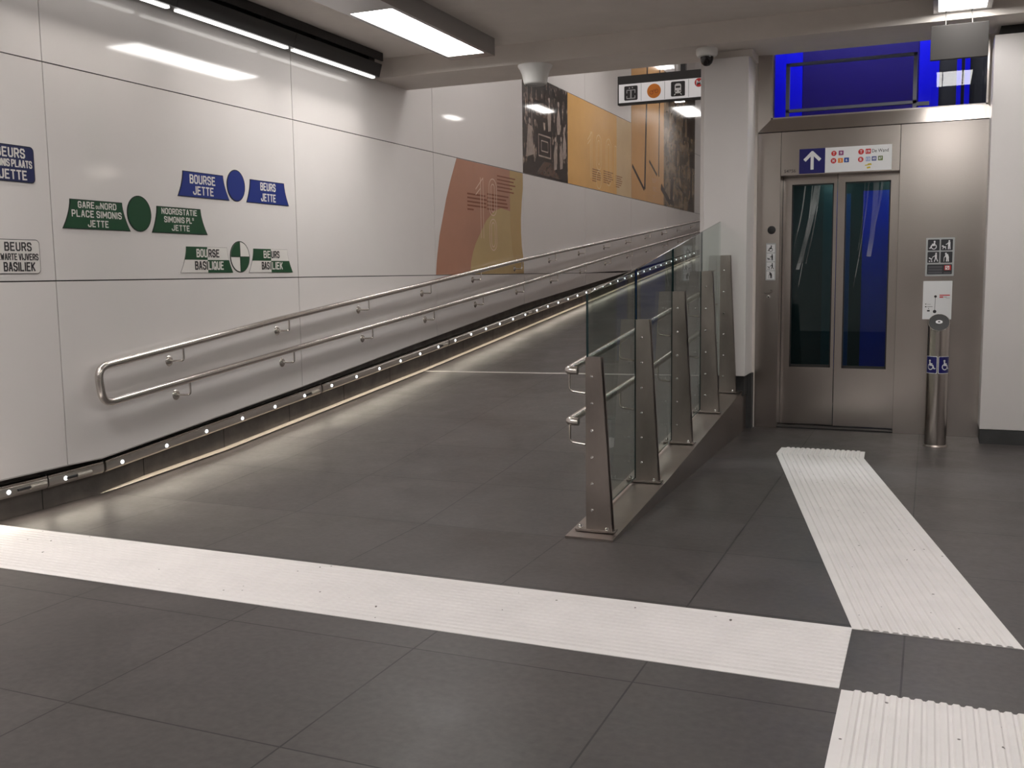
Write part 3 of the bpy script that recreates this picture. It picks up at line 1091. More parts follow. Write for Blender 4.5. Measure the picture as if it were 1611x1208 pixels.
# shaft behind the window
YB = 10.6
bm = B()
box(bm, -1.77, -1.74, 8.9, YB, 0, 4.6)
box(bm, .60, .63, 8.9, YB, 0, 4.6)
box(bm, -1.77, .63, 8.9, YB, 4.6, 4.63)
box(bm, -1.77, .63, YB + .02, YB + .05, 0, 4.63)
box(bm, -1.77, .63, 8.64, 8.9, 3.36, 4.63)
box(bm, .452, .63, 8.64, 8.9, 0, 3.36)
part('shaft_wall', bm, SHBLACK)
bm = B(); box(bm, -1.73, -1.26, YB - .01, YB + .015, 2.3, 4.58); box(bm, -.17, .01, YB - .01, YB + .015, 2.3, 4.58); part('shaft_glass', bm, BLUEW)
bm = B(); box(bm, -1.255, -.175, YB - .01, YB + .015, 2.3, 4.58); part('shaft_glass', bm, BLUED)
bm = B(); box(bm, .165, .205, YB - .03, YB + .015, 2.3, 4.58); box(bm, .235, .28, YB - .03, YB + .015, 2.3, 4.58); part('guide_rail', bm, BLUEW)
bm = B()
for a in ((-1.215, -1.185, 2.45, 3.125), (-.188, -.158, 2.45, 3.125)):
    box(bm, a[0], a[1], 9.05, 9.08, a[2], a[3])
for a in ((2.71, 2.735), (3.10, 3.125)):
    box(bm, -1.215, -.158, 9.05, 9.08, a[0], a[1])
box(bm, -.158, -.06, 9.05, 9.08, 2.69, 2.72)
part('door_gear_frame', bm, STEELG)
bm = B(); tube(bm, [(-1.5, 9.6, 4.35), (.4, 9.6, 4.35)], .03, 10); part('added_shaft_light', bm, SHAFTL)  # unseen tube added inside the shaft to light its blue panels
# cabin
bm = B()
box(bm, -1.45, -1.42, 8.93, 10.3, .0, 2.3)
box(bm, .25, .28, 8.93, 10.3, .0, 2.3)
box(bm, -1.45, .28, 10.3, 10.33, 0, 2.3)
box(bm, -1.45, .28, 8.93, 10.3, 2.25, 2.3)
box(bm, -1.45, .28, 8.93, 10.3, .0, .015)
part('cabin', bm, CABD)
bm = B(); box(bm, -1.0, -.885, 10.285, 10.3, .35, 2.15); part('cabin_panel', bm, TEAL)
bm = B(); box(bm, -.79, -.745, 10.285, 10.3, .35, 2.08); part('cabin_panel', bm, mat('blue_teal_cabin_glass', (.008, .05, .22), .3))
bm = B(); box(bm, -.63, -.1, 10.28, 10.3, .35, 2.10); part('cabin_panel', bm, mat('blue_cabin_glass', (.006, .02, .55), .3))
bm = B(); box(bm, -1.415, -1.40, 9.1, 10.2, .3, 1.9); part('cabin_panel', bm, mat('navy_cabin_glass', (.004, .012, .09), .3))
bm = B(); tube(bm, fillet([(-1.42, 9.4, .93), (-1.36, 9.4, .93), (-1.36, 10.2, .93), (-1.42, 10.2, .93)], .03, 4), .016, 10); part('cabin_handrail', bm, RAIL, smooth=True)
bm = B()
for xx, yy in ((-.95, 9.3), (-.35, 9.3), (-.95, 9.9), (-.35, 9.9)):
    box(bm, xx - .09, xx + .09, yy - .09, yy + .09, 2.235, 2.252)
part('cabin_light', bm, CABL)
# fittings of the front
bm = B(); lathe(bm, [(0, .003), (.030, .003), (.034, .001), (.035, -.002)], n=28)
bm.transform(Matrix.Translation((-1.252, YF, 1.684)) @ Matrix.Rotation(math.pi / 2, 4, 'X'))
part('intercom_grille', bm, BLACK, smooth=True)
bm = B(); lathe(bm, [(.006, .003), (.006, .007), (.016, .006), (.018, -.001)], n=24)
bm.transform(Matrix.Translation((-1.268, YF, 1.123)) @ Matrix.Rotation(math.pi / 2, 4, 'X'))
cb = part('call_button', bm, CHROME, smooth=True)
bm = B(); lathe(bm, [(0, .004), (.006, .003), (.006, -.001)], n=16)
bm.transform(Matrix.Translation((-1.268, YF, 1.123)) @ Matrix.Rotation(math.pi / 2, 4, 'X'))
link('button_core', bm, BLACK, cb)
bm = B()
tube(bm, [(-1.305, YF, 1.156), (-1.28, YF, 1.150), (-1.245, YF, 1.158), (-1.238, YF, 1.175), (-1.255, YF, 1.182)], .0028, 6)
part('scratch', bm, mat('brown_scratch', (.1, .075, .06), .6))
lt = thing('number_label', 'small unit number printed left of the blue arrow over the lift doors', 'number', (-1.11, YF, 2.16), RFRONT)
text('digits', '54756', mat('grey_number_ink', (.09, .075, .07), .5), lt, 0, 0.005, .092, .026, .0012)

# ------------------------------------------------------------------ direction sign above the lift doors
s = thing('direction_sign', 'white lift sign with blue arrow square and coloured line numbers', 'sign', (-1.036, YF, 2.138), RFRONT)
link('board', flat([rect(.205, 0, .716, .200)], 0, .004), WHITEP, s, True)
link('arrow_field', flat([rect(0, 0, .205, .200)], 0, .0042), NAVY, s, True)
link('arrow', flat([line((.103, .03), (.103, .165), .024), line((.108, .172), (.042, .105), .026), line((.098, .172), (.166, .105), .026)], .0043, .0055), WHITEP, s, True)
def badge(u, v, r, m, txt, square=False, tc=WHITEP):
    b = link('badge', flat([rect(u - r, v - r, u + r, v + r, r * .15) if square else circ(u, v, r)], .0041, .005), m, s, True)
    text('number', txt, tc, b, u, v, r * (1.35 if len(txt) > 1 else .75), r * 1.05, .0056, .02)
badge(.273, .151, .021, REDP, 'T'); badge(.329, .152, .019, PURPLE, '9', True)
badge(.271, .092, .022, REDP, 'M'); badge(.325, .092, .019, ORANGE, '2', True); badge(.372, .093, .019, BLUEP, '6', True)
badge(.483, .152, .022, REDP, 'T'); badge(.537, .153, .020, REDP, '19', True)
text('lettering', 'De Wand', INK, s, .628, .155, .125, .026, .0046, .005)
badge(.481, .091, .021, REDP, 'B'); badge(.537, .092, .018, LBLUE, '13', True); badge(.583, .093, .018, SLATE, '49', True); badge(.631, .094, .018, OLIVE, '87', True)
link('tram_mark', flat([line((.515, .042), (.565, .048), .008), line((.535, .052), (.562, .055), .006), line((.53, .022), (.556, .026), .013)], .0041, .005), YELL, s, True)

# pictogram strip left of the doors
s = thing('pictogram_strip', 'narrow white strip of four user pictograms beside the lift door', 'sign', (-1.296, YF, 1.262), RFRONT)
link('plate', flat([rect(0, 0, .082, .312, .004)], 0, .003), LGREY, s, True)
sq, ic = [], []
for i, f in enumerate((elderly, with_pram, with_dog, wheelchair)):
    v = .010 + .0745 * i
    link('tile', flat([rect(.008, v, .074, v + .068, .003)], .003, .0038), WHITEP, s, True)
    link('pictogram', flat(place(f(), .011, v + .005, .058, f is wheelchair), .0038, .0046), INK, s, True)
# notice with four pictograms
s = thing('pictogram_notice', 'grey notice with four white pictograms right of the lift doors', 'sign', (-.046, YF, 1.284), RFRONT)
link('plate', flat([rect(0, 0, .210, .303, .004)], 0, .004), LGREY, s, True)
for (u, v), f in zip(((.014, .202), (.110, .202), (.014, .105), (.110, .105)), (wheelchair, with_dog, with_pram, elderly)):
    link('field', flat([rect(u, v, u + .086, v + .087, .006)], .004, .005), DGREY, s, True)
    link('pictogram', flat(place(f(), u + .005, v + .005, .076, f is wheelchair), .005, .006), WHITEP, s, True)
link('text_field', flat([rect(.014, .014, .196, .092, .006)], .004, .005), DGREY, s, True)
link('text_lines', flat([rect(.022, .064, .125, .080), rect(.022, .042, .125, .058), rect(.022, .020, .125, .036), rect(.136, .020, .188, .030)], .005, .0056), MGREY, s, True)
link('red_mark', flat([rect(.140, .046, .188, .084)], .005, .0056), REDP, s, True)
link('mark', flat([rect(.147, .050, .153, .080), rect(.171, .050, .177, .080), rect(.147, .074, .177, .080), rect(.147, .050, .177, .056), line((.152, .055), (.172, .076), .006)], .0056, .0062), WHITEP, s, True)
# paper plan below it
s = thing('line_notice', 'white paper notice with dotted line diagram behind the bollard', 'notice', (-.056, YF, .940), RFRONT)
link('sheet', flat([rect(0, 0, .213, .305)], 0, .003), WHITEP, s, True)
link('diagram', flat([circ(.093, .182, .010), circ(.09, .062, .013), line((.092, .172), (.0905, .074), .003), rect(.018, .118, .028, .124), rect(.018, .096, .029, .104), rect(.034, .099, .074, .102), rect(.034, .062, .054, .074), rect(.042, .082, .047, .09)], .003, .0038), INK, s, True)
link('red_lines', flat([rect(.122, .188, .198, .196), rect(.122, .172, .150, .182)], .003, .0038), REDP, s, True)
link('grey_lines', flat([rect(.154, .176, .176, .179), rect(.034, .118, .06, .120), rect(.168, .168, .198, .170)], .003, .0038), MGREY, s, True)

# ------------------------------------------------------------------ bollard
bx, by, br = .066, 8.09, .0765
t = thing('bollard', 'stainless steel call bollard with slanted black top and blue wheelchair stickers', 'bollard', (bx, by, 0))
bm = B()
n = 48
ang = [2 * math.pi * i / n for i in range(n)]
lo = [bm.verts.new((bx + br * math.cos(a), by + br * math.sin(a), .012)) for a in ang]
zc = .938
hi = [bm.verts.new((bx + br * math.cos(a), by + br * math.sin(a), zc + .80 * br * math.sin(a))) for a in ang]
for i in range(n):
    j = (i + 1) % n
    bm.faces.new((lo[i], lo[j], hi[j], hi[i]))
link('tube', bm, STEEL, t, smooth=True)
nv = Vector((0, -.8, 1)).normalized()
ex, ey = Vector((1, 0, 0)), Vector((0, 1, .8)).normalized()
def tilted(r0, lift_, name, m, p, squash=1.28):
    bm = B()
    pts = []
    for a in ang:
        q = Vector((bx, by, zc)) + ex * r0 * math.cos(a) + ey * r0 * squash * math.sin(a)
        pts.append(q - nv * .004)
    prism(bm, pts, nv * (.004 + lift_))
    return link(name, bm, m, p)
cap = tilted(br - .001, .003, 'top_rim', RAIL, t)
tilted(br - .006, .006, 'touch_cap', BLACK, t)
bt = tilted(.024, .010, 'push_button', WHITEP, t, .8)
tilted(.009, .0115, 'button_mark', BLACK, bt, .8)
bm = B(); lathe(bm, [(br + .012, 0), (br + .012, .004), (br + .003, .014), (br - .004, .014)], c=(bx, by, 0), n=40)
link('base_ring', bm, STEELD, t, smooth=True)
def wrap(polys, r, name, m, p, a0, z0):
    """polys in metres (u along the girth, v up) wrapped on the tube"""
    bm = B()
    for q in polys:
        bm.faces.new([bm.verts.new((x, y, 0)) for x, y in q])
    bmesh.ops.triangulate(bm, faces=bm.faces)
    bmesh.ops.subdivide_edges(bm, edges=bm.edges, cuts=3, use_grid_fill=True)
    for v in bm.verts:
        a = a0 + v.co.x / br
        v.co = Vector((bx + r * math.cos(a), by + r * math.sin(a), z0 + v.co.y))
    return link(name, bm, m, p)
wd, ht = .100, .130
facing = math.radians(-90)
for i, c in enumerate((-.0535, .0535)):
    a0 = facing + (c - wd / 2) / br
    st = wrap([rect(0, 0, wd, ht, .008)], br + .0008, 'sticker', WHITEP, t, a0, .560)
    wrap([rect(.004, .004, wd - .004, ht - .004, .006)], br + .0014, 'blue_field', NAVY, st, a0, .560)
    wrap(place(wheelchair(), .008, .022, .086), br + .002, 'wheelchair_symbol', WHITEP, st, a0, .560)

# ------------------------------------------------------------------ route plates on the left wall
def cwedge(u0t, u1t, u0b, u1b, v0, v1, ins=0.):
    """plate with a straight top, straight bottom and concave flared sides"""
    pts = []
    n = 8
    for i in range(n + 1):      # right side, top to bottom
        tt = i / n
        pts.append((u1t - ins + (u1b - u1t) * tt ** 1.7 - ins * tt * .6, v1 - ins - (v1 - v0 - 2 * ins) * tt))
    for i in range(n, -1, -1):
        tt = i / n
        pts.append((u0t + ins + (u0b - u0t) * tt ** 1.7 + ins * tt * .6, v1 - ins - (v1 - v0 - 2 * ins) * tt))
    return list(reversed(pts))
ZT = .0045
def plate_wedge(u0t, u1t, u0b, u1b, v0, v1, fm, bmx, label, lines):
    s = thing('route_plate', label, 'plate', (XW, 0, 0), RWALL)
    link('border', flat([cwedge(u0t, u1t, u0b, u1b, v0, v1)], 0, .003), bmx, s, True)
    link('field', flat([cwedge(u0t, u1t, u0b, u1b, v0, v1, .005)], .003, .0038), fm, s, True)
    for (txt, u, v, wd_, ht_) in lines:
        signtext(txt, CREAM, s, u, v, wd_, ht_, ZT)
    return s
def plate_disc(u, v, r, ry, fm, bmx, label):
    s = thing('route_disc', label, 'disc', (XW, 0, 0), RWALL)
    link('border', flat([circ(u, v, r, 40, ry)], 0, .003), bmx, s, True)
    link('field', flat([circ(u, v, r - .007, 40, ry - .007)], .003, .0038), fm, s, True)
    return s
plate_wedge(4.443, 4.856, 4.378, 4.917, 1.649, 1.826, PGREEN, PGREENB, 'green flared route plate lettered GARE DU NORD, PLACE SIMONIS, JETTE',
            [('GARE', 4.565, 1.795, .128, .040), ('DU', 4.654, 1.785, .03, .02), ('NORD', 4.74, 1.795, .13, .040), ('PLACE SIMONIS', 4.648, 1.742, .395, .042), ('JETTE', 4.652, 1.685, .165, .042)])
plate_disc(5.001, 1.764, .106, .115, PGREEN, PGREENB, 'plain green disc between the two green route plates')
plate_wedge(5.160, 5.586, 5.106, 5.650, 1.648, 1.824, PGREEN, PGREENB, 'green flared route plate lettered NOORDSTATIE, SIMONIS PLs, JETTE',
            [('NOORDSTATIE', 5.374, 1.794, .345, .040), ('SIMONIS', 5.320, 1.740, .195, .040), ('PL', 5.463, 1.740, .055, .040), ('S', 5.503, 1.751, .016, .018), ('JETTE', 5.378, 1.686, .175, .040)])
plate_wedge(5.424, 5.843, 5.365, 5.905, 1.902, 2.077, PBLUE, PBLUEB, 'blue flared route plate lettered BOURSE over JETTE',
            [('BOURSE', 5.622, 2.027, .265, .062), ('JETTE', 5.625, 1.951, .215, .060)])
plate_disc(5.985, 2.016, .103, .115, PBLUE, PBLUEB, 'plain blue disc between the two blue route plates')
plate_wedge(6.150, 6.574, 6.098, 6.630, 1.903, 2.077, PBLUE, PBLUEB, 'blue flared route plate lettered BEURS over JETTE',
            [('BEURS', 6.365, 2.033, .19, .060), ('JETTE', 6.365, 1.952, .185, .060)])
# quartered plates
def quartered(u0t, u1t, u0b, u1b, v0, v1, label, lines):
    s = thing('route_plate', label, 'plate', (XW, 0, 0), RWALL)
    link('border', flat([cwedge(u0t, u1t, u0b, u1b, v0, v1)], 0, .003), mat('grey_hairline', (.33, .31, .3), .5), s, True)
    link('white_field', flat([cwedge(u0t, u1t, u0b, u1b, v0, v1, .003)], .003, .0038), CREAM, s, True)
    um, vm = (u0t + u1t) / 2, (v0 + v1) / 2
    full = cwedge(u0t, u1t, u0b, u1b, v0, v1)
    right = [p for p in full[:9]] if False else None
    n = 8
    tl = [(um, v1), (u0t, v1)]
    for i in range(1, n + 1):
        tt = i / n * .5
        tl.append((u0t + (u0b - u0t) * tt ** 1.7, v1 - (v1 - v0) * tt))
    tl.append((um, vm))
    brq = [(um, vm)]
    for i in range(n + 1):
        tt = .5 + i / n * .5
        brq.append((u1t + (u1b - u1t) * tt ** 1.7, v1 - (v1 - v0) * tt))
    brq.append((um, v0))
    link('green_field', flat([tl, list(reversed(brq))], .0038, .0043), PGREEN, s, True)
    for (txt, u, v, wd_, ht_, m) in lines:
        signtext(txt, m, s, u, v, wd_, ht_, .005)
    return s
quartered(5.421, 5.850, 5.356, 5.908, 1.383, 1.564, 'green and white quartered route plate lettered BOURSE over BASILIQUE',
          [('BOU', 5.578, 1.520, .112, .058, CREAM), ('RSE', 5.704, 1.520, .118, .058, INK), ('BASI', 5.566, 1.434, .13, .060, INK), ('LIQUE', 5.722, 1.434, .165, .060, CREAM)])
s = plate_disc(5.996, 1.499, .112, .115, CREAM, PGREENB, 'green and white quartered disc between the two quartered plates')
def quadrant(a0):
    pts = [(5.996, 1.499)]
    for i in range(13):
        a = math.radians(a0 + 90 * i / 12)
        pts.append((5.996 + .105 * math.cos(a), 1.499 + .108 * math.sin(a)))
    return pts
link('green_field', flat([quadrant(90), quadrant(270)], .0038, .0044), PGREEN, s, True)
link('cross_line', flat([rect(5.993, 1.393, 5.999, 1.605), rect(5.893, 1.496, 6.099, 1.502)], .0038, .0046), PGREENB, s, True)
quartered(6.155, 6.582, 6.092, 6.646, 1.382, 1.562, 'green and white quartered route plate lettered BEURS over BASILIEK',
          [('BE', 6.318, 1.520, .085, .056, CREAM), ('URS', 6.424, 1.520, .105, .056, INK), ('BAS', 6.295, 1.434, .095, .058, INK), ('I', 6.357, 1.434, .014, .058, INK), ('LIEK', 6.445, 1.434, .135, .058, CREAM)])
# rounded plates cut by the edge of view
s = thing('route_plate', 'dark blue rounded route plate ending PLAATS, at the left edge', 'plate', (XW, 0, 0), RWALL)
link('border', flat([rect(3.885, 1.893, 4.206, 2.097, .026)], 0, .003), PBLUEB, s, True)
link('field', flat([rect(3.891, 1.899, 4.200, 2.091, .022)], .003, .0038), mat('deep_blue_enamel', (.006, .012, .075), .3), s, True)
signtext('BEURS', CREAM, s, 4.050, 2.054, .19, .054, ZT)
signtext('SIMONIS PLAATS', CREAM, s, 4.046, 1.996, .285, .042, ZT)
signtext('JETTE', CREAM, s, 4.058, 1.934, .185, .054, ZT)
s = thing('route_plate', 'white rounded route plate with black outline ending BASILIEK, at the left edge', 'plate', (XW, 0, 0), RWALL)
link('border', flat([rect(3.905, 1.384, 4.204, 1.577, .026)], 0, .003), INK, s, True)
link('field', flat([rect(3.9085, 1.3875, 4.2005, 1.5735, .0235)], .003, .0038), CREAM, s, True)
signtext('BEURS', INK, s, 4.058, 1.536, .180, .050, ZT)
signtext('ZWARTE VIJVERS', INK, s, 4.055, 1.479, .272, .038, ZT)
signtext('BASILIEK', INK, s, 4.060, 1.424, .210, .052, ZT)

# ------------------------------------------------------------------ printed murals on the wall panels
def photo_mat(name, dark, mid, light, sy, sz, p0=.42, p1=.56, p2=.72, seed=0.):
    m = bpy.data.materials.new(name)
    m.use_nodes = True
    nt = m.node_tree
    b = nt.nodes['Principled BSDF']
    b.inputs['Roughness'].default_value = .06
    tc = nt.nodes.new('ShaderNodeTexCoord')
    mp = nt.nodes.new('ShaderNodeMapping')
    mp.inputs['Scale'].default_value = (sy, sz, 1)
    mp.inputs['Location'].default_value = (seed, seed, 0)
    nt.links.new(tc.outputs['Object'], mp.inputs[0])
    n = nt.nodes.new('ShaderNodeTexNoise')
    n.inputs['Scale'].default_value = 1
    n.inputs['Detail'].default_value = 7
    n.inputs['Roughness'].default_value = .65
    nt.links.new(mp.outputs[0], n.inputs['Vector'])
    cr = nt.nodes.new('ShaderNodeValToRGB')
    e = cr.color_ramp.elements
    e[0].position, e[0].color = p0, (*dark, 1)
    e[1].position, e[1].color = p2, (*light, 1)
    q = e.new(p1)
    q.color = (*mid, 1)
    nt.links.new(n.outputs[0], cr.inputs[0])
    nt.links.new(cr.outputs[0], b.inputs['Base Color'])
    return m
GL = .06
def pm(name, col):
    return mat(name, col, GL, var=.08, vscale=1.5)
# (a) brown and yellow circles
s = thing('printed_mural', 'brown and ochre circle print with tall outlined digits above the handrail', 'mural', (XW, 0, 0), RWALL)
arc = [(9.149, 1.342), (9.165, 1.45), (9.19, 1.557), (9.25, 1.76), (9.338, 1.954), (9.42, 2.14), (9.53, 2.34), (9.685, 2.583)]
rs = [(11.545, 2.583), (11.545, 2.40), (11.50, 2.22), (11.47, 2.02), (11.47, 1.85), (11.49, 1.68), (11.545, 1.52), (11.548, 1.347)]
link('brown_field', flat([[(arc[0][0], 1.347)] + arc[1:] + rs], 0, .002), pm('brown_mural_print', (.43, .21, .14)), s, True)
ye = [(9.98, 1.347), (10.0, 1.48), (10.06, 1.60), (10.14, 1.70), (10.25, 1.80), (10.42, 1.95), (10.62, 2.06), (10.85, 2.12), (11.1, 2.10), (11.3, 2.05), (11.47, 2.0), (11.47, 1.85), (11.49, 1.68), (11.545, 1.52), (11.548, 1.347)]
link('ochre_field', flat([ye], .002, .0026), pm('ochre_mural_print', (.50, .36, .17)), s, True)
link('olive_field', flat([[(11.13, 2.583), (11.545, 2.583), (11.545, 2.40), (11.50, 2.22), (11.47, 2.02), (11.47, 1.85), (11.49, 1.68), (11.545, 1.52), (11.548, 1.347), (11.30, 1.347), (11.2, 1.6), (11.13, 1.9)]], .0026, .003), pm('olive_mural_print', (.47, .32, .14)), s, True)
PALE = mat('pale_outline_print', (.70, .48, .36), .2)
def digits(s, lst):
    polys = []
    for q in lst:
        polys += q
    link('outlined_digits', flat(polys, .0031, .0036), PALE, s, True)
def d1(u, v0, v1, w_=.012):
    return [line((u, v0), (u, v1), w_), line((u + .07, v0), (u + .07, v1), w_), line((u, v1 - .12), (u - .13, v1 - .2), w_), line((u + .07, v1), (u - .13, v1 - .14), w_)]
def dloop(u, v0, v1, r, w_=.012):
    out = []
    pts = [(u + r * math.cos(a), v1 - r + r * math.sin(a)) for a in [math.pi * i / 10 for i in range(11)]] + [(u + r * math.cos(a), v0 + r + r * math.sin(a)) for a in [math.pi + math.pi * i / 10 for i in range(11)]]
    for p, q in zip(pts, pts[1:] + pts[:1]):
        out.append(line(p, q, w_))
    return out
digits(s, [d1(10.28, 1.75, 2.43), dloop(10.62, 2.02, 2.44, .11), dloop(10.62, 2.06, 2.38, .05), dloop(10.62, 1.62, 1.98, .10), dloop(10.62, 1.66, 1.94, .05)])
bars = []
for i in range(5):
    bars.append(rect(9.93, 2.22 - .042 * i, 9.93 + (.48, .52, .50, .5, .16)[i], 2.238 - .042 * i))
    bars.append(rect(10.46, 2.25 - .042 * i, 10.46 + (.62, .55, .58, .6, .22)[i], 2.268 - .042 * i))
    bars.append(rect(10.75, 2.48 - .042 * i, 10.75 + (.55, .5, .55, .45, .5)[i], 2.496 - .042 * i))
link('text_lines', flat(bars, .0031, .0034), mat('brown_text_print', (.22, .075, .04), .2), s, True)
# (b) black and white crowd photograph
s = thing('printed_mural', 'tall dark photograph of people and a tram printed on the wall', 'mural', (XW, 0, 0), RWALL)
link('photograph', flat([rect(11.563, 2.594, 13.215, 3.832)], 0, .002), photo_mat('crowd_photo', (.012, .007, .006), (.05, .03, .025), (.62, .50, .42), 11, 5, .45, .54, .68), s, True)
LP = mat('pale_photo_tone', (.36, .29, .255), GL, var=.25, vscale=9)
DP = mat('dark_photo_tone', (.022, .012, .010), GL)
MP = mat('brown_photo_tone', (.10, .06, .045), GL, var=.35, vscale=10)
link('dark_shapes', flat([rect(12.05, 2.80, 12.60, 3.20), [(11.58, 2.6), (13.2, 2.6), (13.2, 2.78), (12.5, 2.83), (11.58, 2.72)], rect(11.95, 3.30, 12.62, 3.55)], .002, .0024), DP, s, True)
link('brown_street', flat([[(12.0, 2.62), (12.9, 2.62), (12.55, 2.80), (12.3, 2.80)]], .0024, .0028), MP, s, True)
link('brown_arch', flat([[(12.0, 3.36), (12.6, 3.36), (12.56, 3.46), (12.4, 3.54), (12.2, 3.54), (12.04, 3.46)]], .0024, .0028), MP, s, True)
pl = [[(11.66, 2.80), (11.94, 2.86), (11.90, 3.05), (11.86, 3.20), (11.74, 3.22), (11.70, 3.0)], circ(11.80, 3.26, .035, 12, .04)]
for u, v in ((12.72, 2.72), (12.95, 2.75), (13.08, 2.9), (12.5, 3.2), (12.85, 3.2)):
    pl += [[(u - .05, v), (u + .05, v + .02), (u + .07, v + .22), (u, v + .38), (u - .07, v + .2)], circ(u, v + .41, .03, 10, .035)]
fr = rect(12.10, 2.86, 12.54, 3.13)
for a, b in zip(fr, fr[1:] + fr[:1]):
    pl.append(line(a, b, .02))
fr = rect(12.2, 2.93, 12.44, 3.06)
for a, b in zip(fr, fr[1:] + fr[:1]):
    pl.append(line(a, b, .016))
pl += [line((11.72, 3.3), (11.72, 3.8), .012), line((11.87, 3.2), (11.87, 3.8), .012)]
link('pale_shapes', flat(pl, .0028, .0032), LP, s, True)
# (c) amber panel with outlined year
s = thing('printed_mural', 'plain amber print with outlined year digits beside the dark photograph', 'mural', (XW, 0, 0), RWALL)
link('amber_field', flat([rect(13.222, 2.594, 15.55, 3.832)], 0, .002), pm('amber_field_print', (.74, .42, .14)), s, True)
link('pale_field', flat([rect(15.55, 2.594, 16.385, 3.832)], 0, .002), pm('pale_sand_tone', (.66, .48, .28)), s, True)  # right end of the panel in a paler sand tone
PALE2 = mat('pale_gold_outline', (.85, .60, .30), .2)
dg = []
for q in (d1(14.22, 2.75, 3.43), dloop(14.62, 2.90, 3.42, .13), dloop(14.62, 2.98, 3.34, .06), dloop(14.62, 2.62, 2.88, .12), dloop(15.12, 2.70, 3.42, .14), dloop(15.12, 2.78, 3.34, .07), [line((15.45, 2.75), (15.45, 3.35), .014), line((15.53, 2.75), (15.53, 3.35), .014), line((15.45, 3.35), (15.53, 3.35), .014)]):
    dg += q
link('outlined_digits', flat(dg, .0021, .0026), PALE2, s, True)
bars = []
for i in range(6):
    bars.append(rect(14.3, 2.88 - .034 * i, 14.3 + (.38, .42, .40, .42, .4, .2)[i], 2.896 - .034 * i))
    bars.append(rect(14.85, 2.90 - .034 * i, 14.85 + (.5, .42, .46, .5, .4, .3)[i], 2.916 - .034 * i))
    bars.append(rect(15.5, 2.88 - .034 * i, 15.5 + (.36, .3, .36, .34, .3, .2)[i], 2.894 - .034 * i))
link('text_lines', flat(bars, .0021, .0025), mat('brown_text_on_amber', (.32, .16, .06), .2), s, True)
# (d) street photograph
s = thing('printed_mural', 'amber toned street photograph with dark lamp posts, furthest up the ramp', 'mural', (XW, 0, 0), RWALL)
link('amber_field', flat([rect(16.40, 2.594, 18.9, 5.08)], 0, .002), pm('burnt_amber_print', (.60, .34, .15)), s, True)
link('photograph', flat([rect(18.6, 2.594, 21.25, 5.08)], .0, .0023), photo_mat('street_photo', (.03, .022, .015), (.20, .14, .085), (.34, .25, .16), 3.5, 3.2, .36, .5, .7, 4.), s, True)
dk = [line((17.25, 2.80), (17.42, 5.07), .09), line((17.22, 2.79), (16.45, 3.14), .06), line((18.22, 3.10), (18.28, 5.07), .06), line((18.1, 3.11), (17.55, 3.32), .05), line((19.2, 2.65), (19.25, 3.15), .22), line((19.1, 2.66), (18.4, 2.93), .12), [(20.6, 2.6), (21.2, 2.6), (21.15, 2.86), (20.9, 2.95), (20.7, 2.8)], line((20.4, 2.9), (19.7, 3.06), .05), line((20.9, 2.9), (20.95, 3.6), .16), line((20.2, 3.9), (20.25, 4.6), .14), line((19.5, 4.2), (19.5, 5.0), .16), rect(20.5, 4.1, 21.25, 5.08), line((19.95, 3.2), (20.0, 3.6), .1), line((19.6, 3.4), (19.62, 3.8), .08), rect(20.75, 3.5, 21.25, 3.83)]
link('dark_shapes', flat(dk, .0023, .0028), mat('dark_brown_photo_tone', (.045, .026, .018), GL), s, True)
bars = [rect(17.72 + .02 * i, 3.02 - .03 * i - (.06 if i > 2 else 0) - (.06 if i > 5 else 0), 17.72 + (.34, .3, .26, .36, .3, .34, .22, .2)[i], 3.034 - .03 * i - (.06 if i > 2 else 0) - (.06 if i > 5 else 0)) for i in range(8)]
link('text_lines', flat(bars, .0023, .0027), mat('pale_text_on_amber', (.58, .36, .22), .2), s, True)

# ------------------------------------------------------------------ speaker, camera dome, hanging signs
t = thing('ceiling_speaker', 'white cup shaped speaker under the beam above the ramp', 'speaker', (-3.19, 8.12, 3.12))
bm = B(); lathe(bm, [(0, .0), (.150, .0), (.148, -.012), (.132, -.034), (.115, -.075), (.104, -.125), (.098, -.150), (.088, -.158)], c=(-3.19, 8.12, 3.12), n=40)
link('horn', bm, WPLAST, t, smooth=True)
bm = B(); lathe(bm, [(.088, -.157), (.06, -.150), (0, -.148)], c=(-3.19, 8.12, 3.12), n=32)
link('grille', bm, LGREY, t, smooth=True)
t = thing('dome_camera', 'small white dome security camera under the beam beside the pillar', 'camera', (-1.715, 8.14, 3.12))
bm = B(); lathe(bm, [(0, 0), (.083, 0), (.086, -.018), (.084, -.045), (.074, -.060), (.05, -.064)], c=(-1.715, 8.14, 3.12), n=36)
link('housing', bm, WPLAST, t, smooth=True)
bm = B(); lathe(bm, [(.052, -.06), (.051, -.085), (.042, -.112), (.024, -.130), (0, -.136)], c=(-1.715, 8.14, 3.12), n=32)
link('dome', bm, mat('smoked_dome', (.015, .012, .012), .08), t, smooth=True)
t = thing('hanging_plate', 'blank grey plate hanging below the ceiling light in front of the blue window', 'plate', (.13, 7.75, 3.03))
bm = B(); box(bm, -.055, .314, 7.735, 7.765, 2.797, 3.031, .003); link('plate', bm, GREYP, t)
for x in (.04, .21):
    bm = B()
    tube(bm, [(x, 7.75, 3.025), (x, 7.985, 3.176)], .004, 8)
    link('arm', bm, GREYP, t)
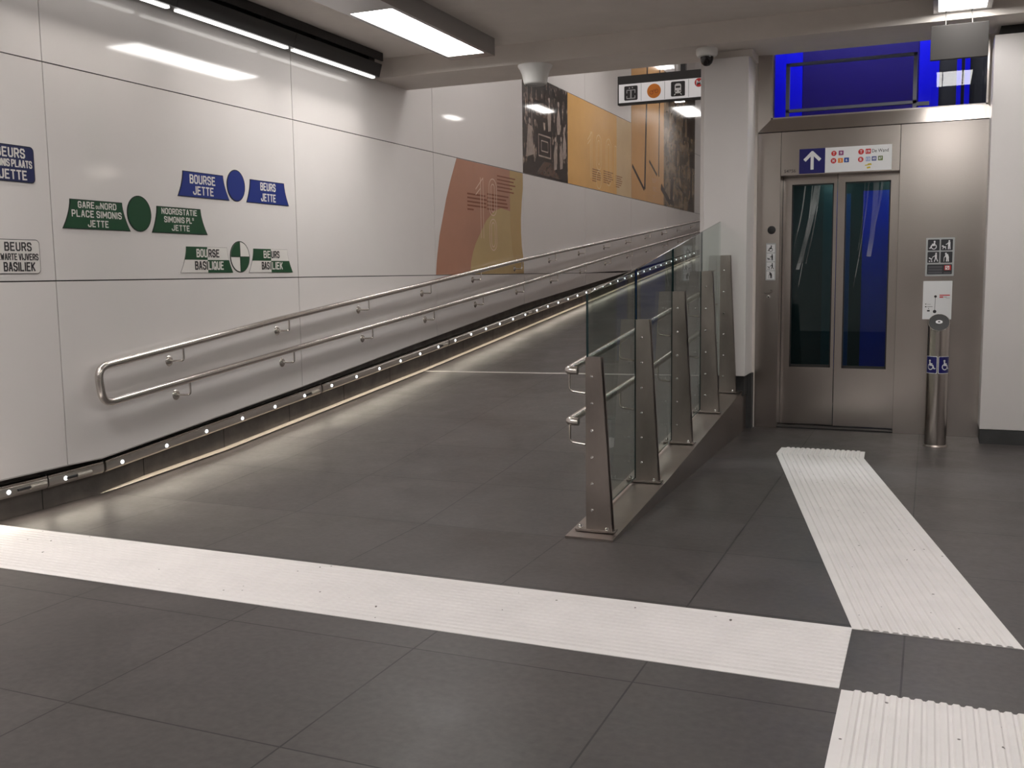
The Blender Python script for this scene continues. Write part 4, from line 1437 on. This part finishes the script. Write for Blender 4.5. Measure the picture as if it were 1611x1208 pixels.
# hanging pictogram sign above the ramp
YS = 9.8
t = thing('hanging_sign', 'white pictogram sign in black frame hanging over the ramp by the pillar', 'sign', (-2.95, YS, 3.03), RFRONT)
link('frame', flat([rect(-.012, -.012, 1.30, .268)], -.07, -.001), BLACKM, t, True)
link('face', flat([rect(.002, .006, 1.29, .186)], 0, .003), mat('white_sign_face', (.78, .77, .78), .35, emit=(1, .98, 1), strength=.14), t, True)
link('divider', flat([rect(.232 + .238 * i, .012, .2345 + .238 * i, .180) for i in range(3)], .003, .0034), INK, t, True)
link('lift_field', flat([rect(.058, .026, .196, .166, .012)], .003, .004), INK, t, True)
link('lift_symbol', flat([line((.082, .125), (.172, .125), .008), line((.085, .125), (.085, .095), .008), line((.169, .125), (.169, .095), .008), line((.127, .045), (.127, .125), .014), line((.082, .045), (.172, .045), .008), line((.085, .045), (.085, .07), .008), line((.169, .045), (.169, .07), .008), circ(.112, .145, .007, 10), circ(.142, .148, .007, 10)], .004, .0046), mat('grey_symbol_print', (.42, .42, .42), .4), t, True)
link('orange_disc', flat([circ(.363, .098, .070)], .003, .004), ORANGE, t, True)
link('disc_symbol', flat(ring(.338, .085, .014, .02, 16) + ring(.388, .095, .014, .02, 16) + [line((.338, .085), (.36, .108), .006), line((.36, .108), (.39, .096), .006)], .004, .0046), DORANGE, t, True)
link('train_field', flat([rect(.534, .028, .674, .170, .012)], .003, .004), INK, t, True)
link('train_symbol', flat([rect(.572, .055, .636, .150, .022), line((.58, .055), (.568, .040), .008), line((.628, .055), (.64, .040), .008)], .004, .0046), WHITEP, t, True)
link('train_window', flat([rect(.581, .108, .627, .126, .004), circ(.584, .078, .007, 10), circ(.624, .078, .007, 10)], .0046, .005), INK, t, True)
b = link('badge', flat([circ(.810, .142, .042)], .003, .004), REDP, t, True)
text('letter', 'M', WHITEP, b, .810, .142, .048, .045, .0046)
b = link('badge', flat([rect(.876, .106, .956, .180, .006)], .003, .004), REDP, t, True)
text('number', '2', WHITEP, b, .918, .143, .03, .05, .0046)
b = link('badge', flat([rect(.876, .022, .956, .096, .006)], .003, .004), BLUEP, t, True)
text('number', '6', WHITEP, b, .918, .059, .03, .05, .0046)
for x in (-2.3, -1.95):
    bm = B()
    box(bm, x - .025, x + .025, YS + .01, YS + .06, 3.29, 5.1)
    link('hanger', bm, BLACKM, t)
